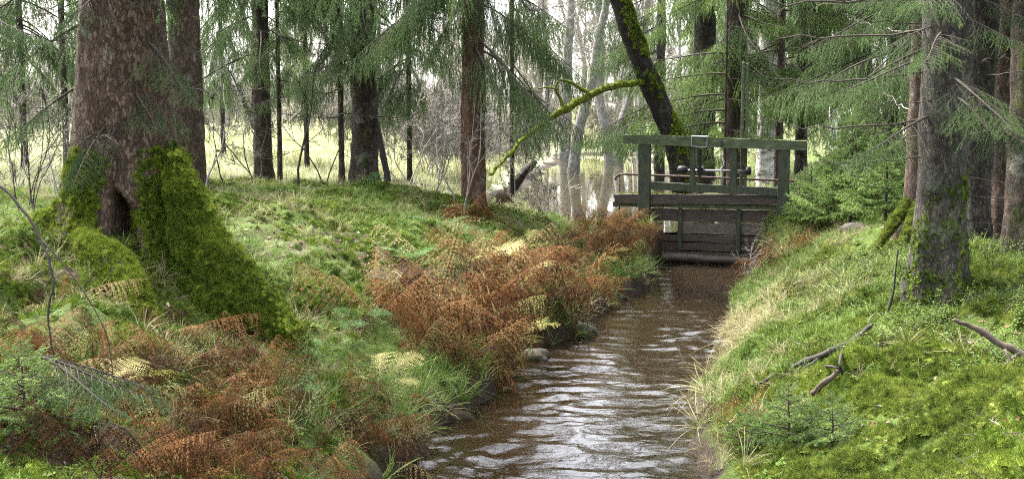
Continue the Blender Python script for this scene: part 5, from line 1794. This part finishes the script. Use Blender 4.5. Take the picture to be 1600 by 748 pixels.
sapling('dark bare sapling with a mossy foot on the crest of the left bank', 462, 18.0, 2.2, 0.022, 601, 'twig_dark', lean=(0.15, 0), kids=5)
sapling('pale bare sapling in front of the brown trunk behind the old spruce', 325, 16.5, 2.4, 0.016, 602, 'twig_pale', lean=(-0.1, 0), kids=5)
sapling('dark bare sapling in the meadow gap right of the brown trunk', 358, 19, 1.9, 0.014, 603, 'twig_dark', kids=5)
sapling('bushy bare sapling below the slim dark spruce', 400, 20, 1.7, 0.012, 604, 'twig', stems=3, kids=5)
sapling('bare sapling just left of the dark spruce trunk', 510, 19.5, 2.0, 0.013, 605, 'twig', stems=2)
sapling('pale bare sapling with forked stems right against the reddish trunk', 722, 18.3, 2.1, 0.014, 606, 'twig_pale', stems=3, spread=0.14, kids=4)
sapling('thin grey sapling left of the reddish trunk', 680, 19.5, 2.0, 0.012, 607, 'twig_pale', stems=2, kids=5)
sapling('tangle of bare stems between the dark and the reddish trunk', 640, 22, 1.8, 0.012, 608, 'twig_pale', stems=5, kids=5)
sapling('tangle of bare stems at the left edge behind the mossy root', 40, 13, 1.8, 0.010, 609, 'twig', stems=5, kids=5)
sapling('thin bare stems left of the old spruce', 90, 14, 1.8, 0.009, 610, 'twig_pale', stems=4, kids=4)
sapling('bare twiggy bush on the meadow edge at far left', 20, 18, 1.9, 0.010, 611, 'twig_pale', stems=6, kids=5)
sapling('grey bare stems above the pond shore right of the reddish trunk', 800, 24, 2.6, 0.014, 612, 'twig_pale', stems=4, kids=5)
sapling('small bare bush on the left shore of the pond', 850, 27, 1.6, 0.010, 613, 'twig_pale', stems=5, kids=5)
sapling('dry stalk on the right bank below the trunks', 1400, 10.2, 0.75, 0.004, 614, 'twig_dark', kids=2, depth=1, spread=0.05)
sapling('dry bramble stems by the right end of the sluice boards', 1180, 17.0, 0.6, 0.006, 615, 'twig_pale', stems=4, spread=0.5, depth=2)


def stick(name, label, ctrl, rads, mat, n=24, seg=7, sides=(), cat='branch', rough=(0.15, 14.0)):
    at_ = lambda px, py, d: gp(px, d, 0.05) if py == 0 else at(px, py, d)
    P0 = at_(*ctrl[0])
    t = thing(name, P0, label, cat)
    C = spline([np.array(at_(*c) - P0) for c in ctrl], n)
    C += np.stack([0.008 * noise3(np.arange(n) * 0.6, 1.5 + len(label)), 0 * C[:, 0], 0.008 * noise3(np.arange(n) * 0.6, 9.5)], -1)
    mb = MB()
    tube(mb, C, np.interp(np.linspace(0, 1, n), np.linspace(0, 1, len(rads)), rads), seg, 0, True, rough)
    link('stem', mb.mesh('stem', M[mat], True), t)
    for sc, sr_ in sides:
        C2 = spline([np.array(at(*c) - P0) for c in sc], 12)
        mb = MB()
        tube(mb, C2, np.interp(np.linspace(0, 1, 12), np.linspace(0, 1, len(sr_)), sr_), 5, 0, True, rough)
        link('side_twig', mb.mesh('side_twig', M[mat], True), t)
    return t


stick('fallen_branch', 'dark crooked dead branch lying on the moss of the right bank', [hit(1188, 598, .03), hit(1240, 572, .04), hit(1290, 553, .05), hit(1335, 530, .05), hit(1362, 507, .04)], [0.012, 0.022, 0.028, 0.026, 0.016], 'twig_dark', 30, 8,
      [([hit(1290, 553, .05), hit(1255, 575, .05), hit(1215, 590, .03)], [0.012, 0.009, 0.005]), ([hit(1318, 540, .05), hit(1312, 565, .06), hit(1316, 585, .03)], [0.012, 0.01, 0.007]), ([hit(1280, 572, .04), hit(1300, 572, .05), hit(1320, 580, .04)], [0.008, 0.009, 0.008])])
stick('fallen_branch', 'pale barked stick beside the dark branch on the right bank', [hit(1270, 615, .03), hit(1290, 597, .04), hit(1312, 578, .04)], [0.022, 0.02, 0.016], 'dead_wood', 12, 8)
hs = hit(1385, 502, 0.0)[2]
stick('upright_stick', 'black dead stick standing upright on the right bank moss', [(1384, 510, hs), (1392, 470, hs), (1398, 440, hs + .02), (1403, 390, hs + .05)], [0.015, 0.012, 0.009, 0.005], 'twig_dark', 16, 6)
stick('dead_bough', 'crooked brown dead bough reaching in from the right edge', [(1650, 590, 6.9), (1600, 556, 7.0), (1560, 536, 7.05), (1525, 512, 7.1), (1490, 500, 7.1)], [0.030, 0.026, 0.022, 0.018, 0.012], 'dead_wood', 28, 9,
      [([(1590, 552, 7.0), (1565, 575, 6.95), (1535, 598, 6.9)], [0.012, 0.010, 0.008]), ([(1570, 545, 7.0), (1590, 590, 6.9), (1610, 620, 6.9)], [0.010, 0.008, 0.005])])
stick('arching_twig', 'dark thin dead twig arching down through the left foreground', [(-30, 270, 7.0), (20, 310, 6.9), (62, 370, 6.8), (82, 430, 6.7), (76, 500, 6.65), (88, 580, 6.6)], [0.008, 0.009, 0.008, 0.007, 0.006, 0.004], 'twig_dark', 34, 6,
      [([(62, 370, 6.8), (120, 440, 6.7), (165, 520, 6.6), (180, 610, 6.5)], [0.005, 0.004, 0.003, 0.002]), ([(82, 430, 6.7), (60, 470, 6.7), (40, 490, 6.7)], [0.004, 0.003, 0.002]), ([(80, 540, 6.65), (40, 565, 6.6), (10, 600, 6.6)], [0.004, 0.003, 0.002]), ([(85, 560, 6.62), (160, 580, 6.5), (260, 620, 6.4)], [0.004, 0.003, 0.002])])
stick('dead_sapling', 'dark dead stem leaning against the foot of the dark spruce trunk', [(606, 285, 20.6), (600, 250, 20.7), (592, 210, 20.8), (588, 185, 20.85)], [0.06, 0.055, 0.045, 0.03], 'twig_dark', 16, 8)
stick('fallen_branch', 'short rotten log piece on the crest of the left bank', [(468, 297, 18.2), (500, 298, 18.2), (545, 297, 18.2)], [0.035, 0.045, 0.035], 'dead_wood', 14, 8)
stick('fallen_log', 'mossy log lying between the dark and the reddish trunk', [(px_q, py_q, dq) for px_q, py_q, dq in ((600, 0, 24.6), (645, 0, 25.0), (700, 0, 25.6))], [0.07, 0.09, 0.07], 'dead_wood', 24, 12, cat='log')
stick('fallen_log', 'dark half-sunken log tilted on the pond shore', [(800, 292, 25.5), (815, 275, 25.6), (836, 252, 25.8)], [0.13, 0.12, 0.06], 'bark_dark', 20, 10, cat='log')

# dry spruce twig hanging over the fern in the left foreground, and the tip of a bough in the upper left corner
tw = thing('spruce_twig', at(60, 555, 6.4), 'grey-green spruce twig spread over the brown ferns at lower left', 'twig')
for k, (az, s) in enumerate(((-5, 0.5), (15, 0.42), (-30, 0.45))):
    put_branch(tw, BR_NEAR[k], 0, R(az), -0.1, s)
tw = thing('spruce_twig', at(-40, 20, 7.0), 'spruce bough tip poking in at the upper left corner', 'twig')
for k, (az, s) in enumerate(((-10, 0.35), (12, 0.3), (-40, 0.3))):
    put_branch(tw, BR_NEAR[k], 0, R(az), -0.15, s)

# ------------------------------------------------------------------ stones at the water edge
def stone(label, px, py, d, s, seed, group=None):
    g = np.random.default_rng(seed)
    import bmesh
    bm = bmesh.new()
    bmesh.ops.create_icosphere(bm, subdivisions=3, radius=1)
    V = np.array([v.co[:] for v in bm.verts])
    for i, v in enumerate(bm.verts):
        v.index = i
    k = 1 + 0.35 * fbm(V[:, 0] * 1.2 + seed, V[:, 1] * 1.2, V[:, 2] * 1.2, 3)
    V = V * k[:, None] * np.array(s)
    T = [[v.index for v in f.verts] for f in bm.faces]
    bm.free()
    mb = MB()
    mb.add(V, T)
    o = link('stone', mb.mesh('stone', M['soil' if seed == 2 else 'stone'], True), None, label, 'stone', group)
    o.location = at(px, py, d) if py else gp(px, d, 0.02 if seed != 7 else -0.08)
    return o


stone('dark mossy stone under the ferns at the left water edge', 900, 516, 13.6, (0.22, 0.16, 0.10), 1)
stone('dark brown stone at the water edge below the hanging grass', 718, 660, 9.75, (0.16, 0.12, 0.12), 2)
stone('dark stone at the left water edge close to the sluice gate', 985, 440, 17.9, (0.2, 0.15, 0.1), 3)
stone('small dark stone left of the stone near the sluice gate', 955, 468, 16.2, (0.16, 0.12, 0.08), 4)
stone('dark wet stone where the bank bulges into the stream', 835, 560, 12.2, (0.17, 0.13, 0.09), 5)
stone('mossy boulder on the pond shore right of the reddish trunk', 776, 0, 22.5, (0.24, 0.2, 0.2), 6)
stone('mossy rock under the young spruces on the right bank', 1345, 0, 16.2, (0.3, 0.2, 0.14), 7)
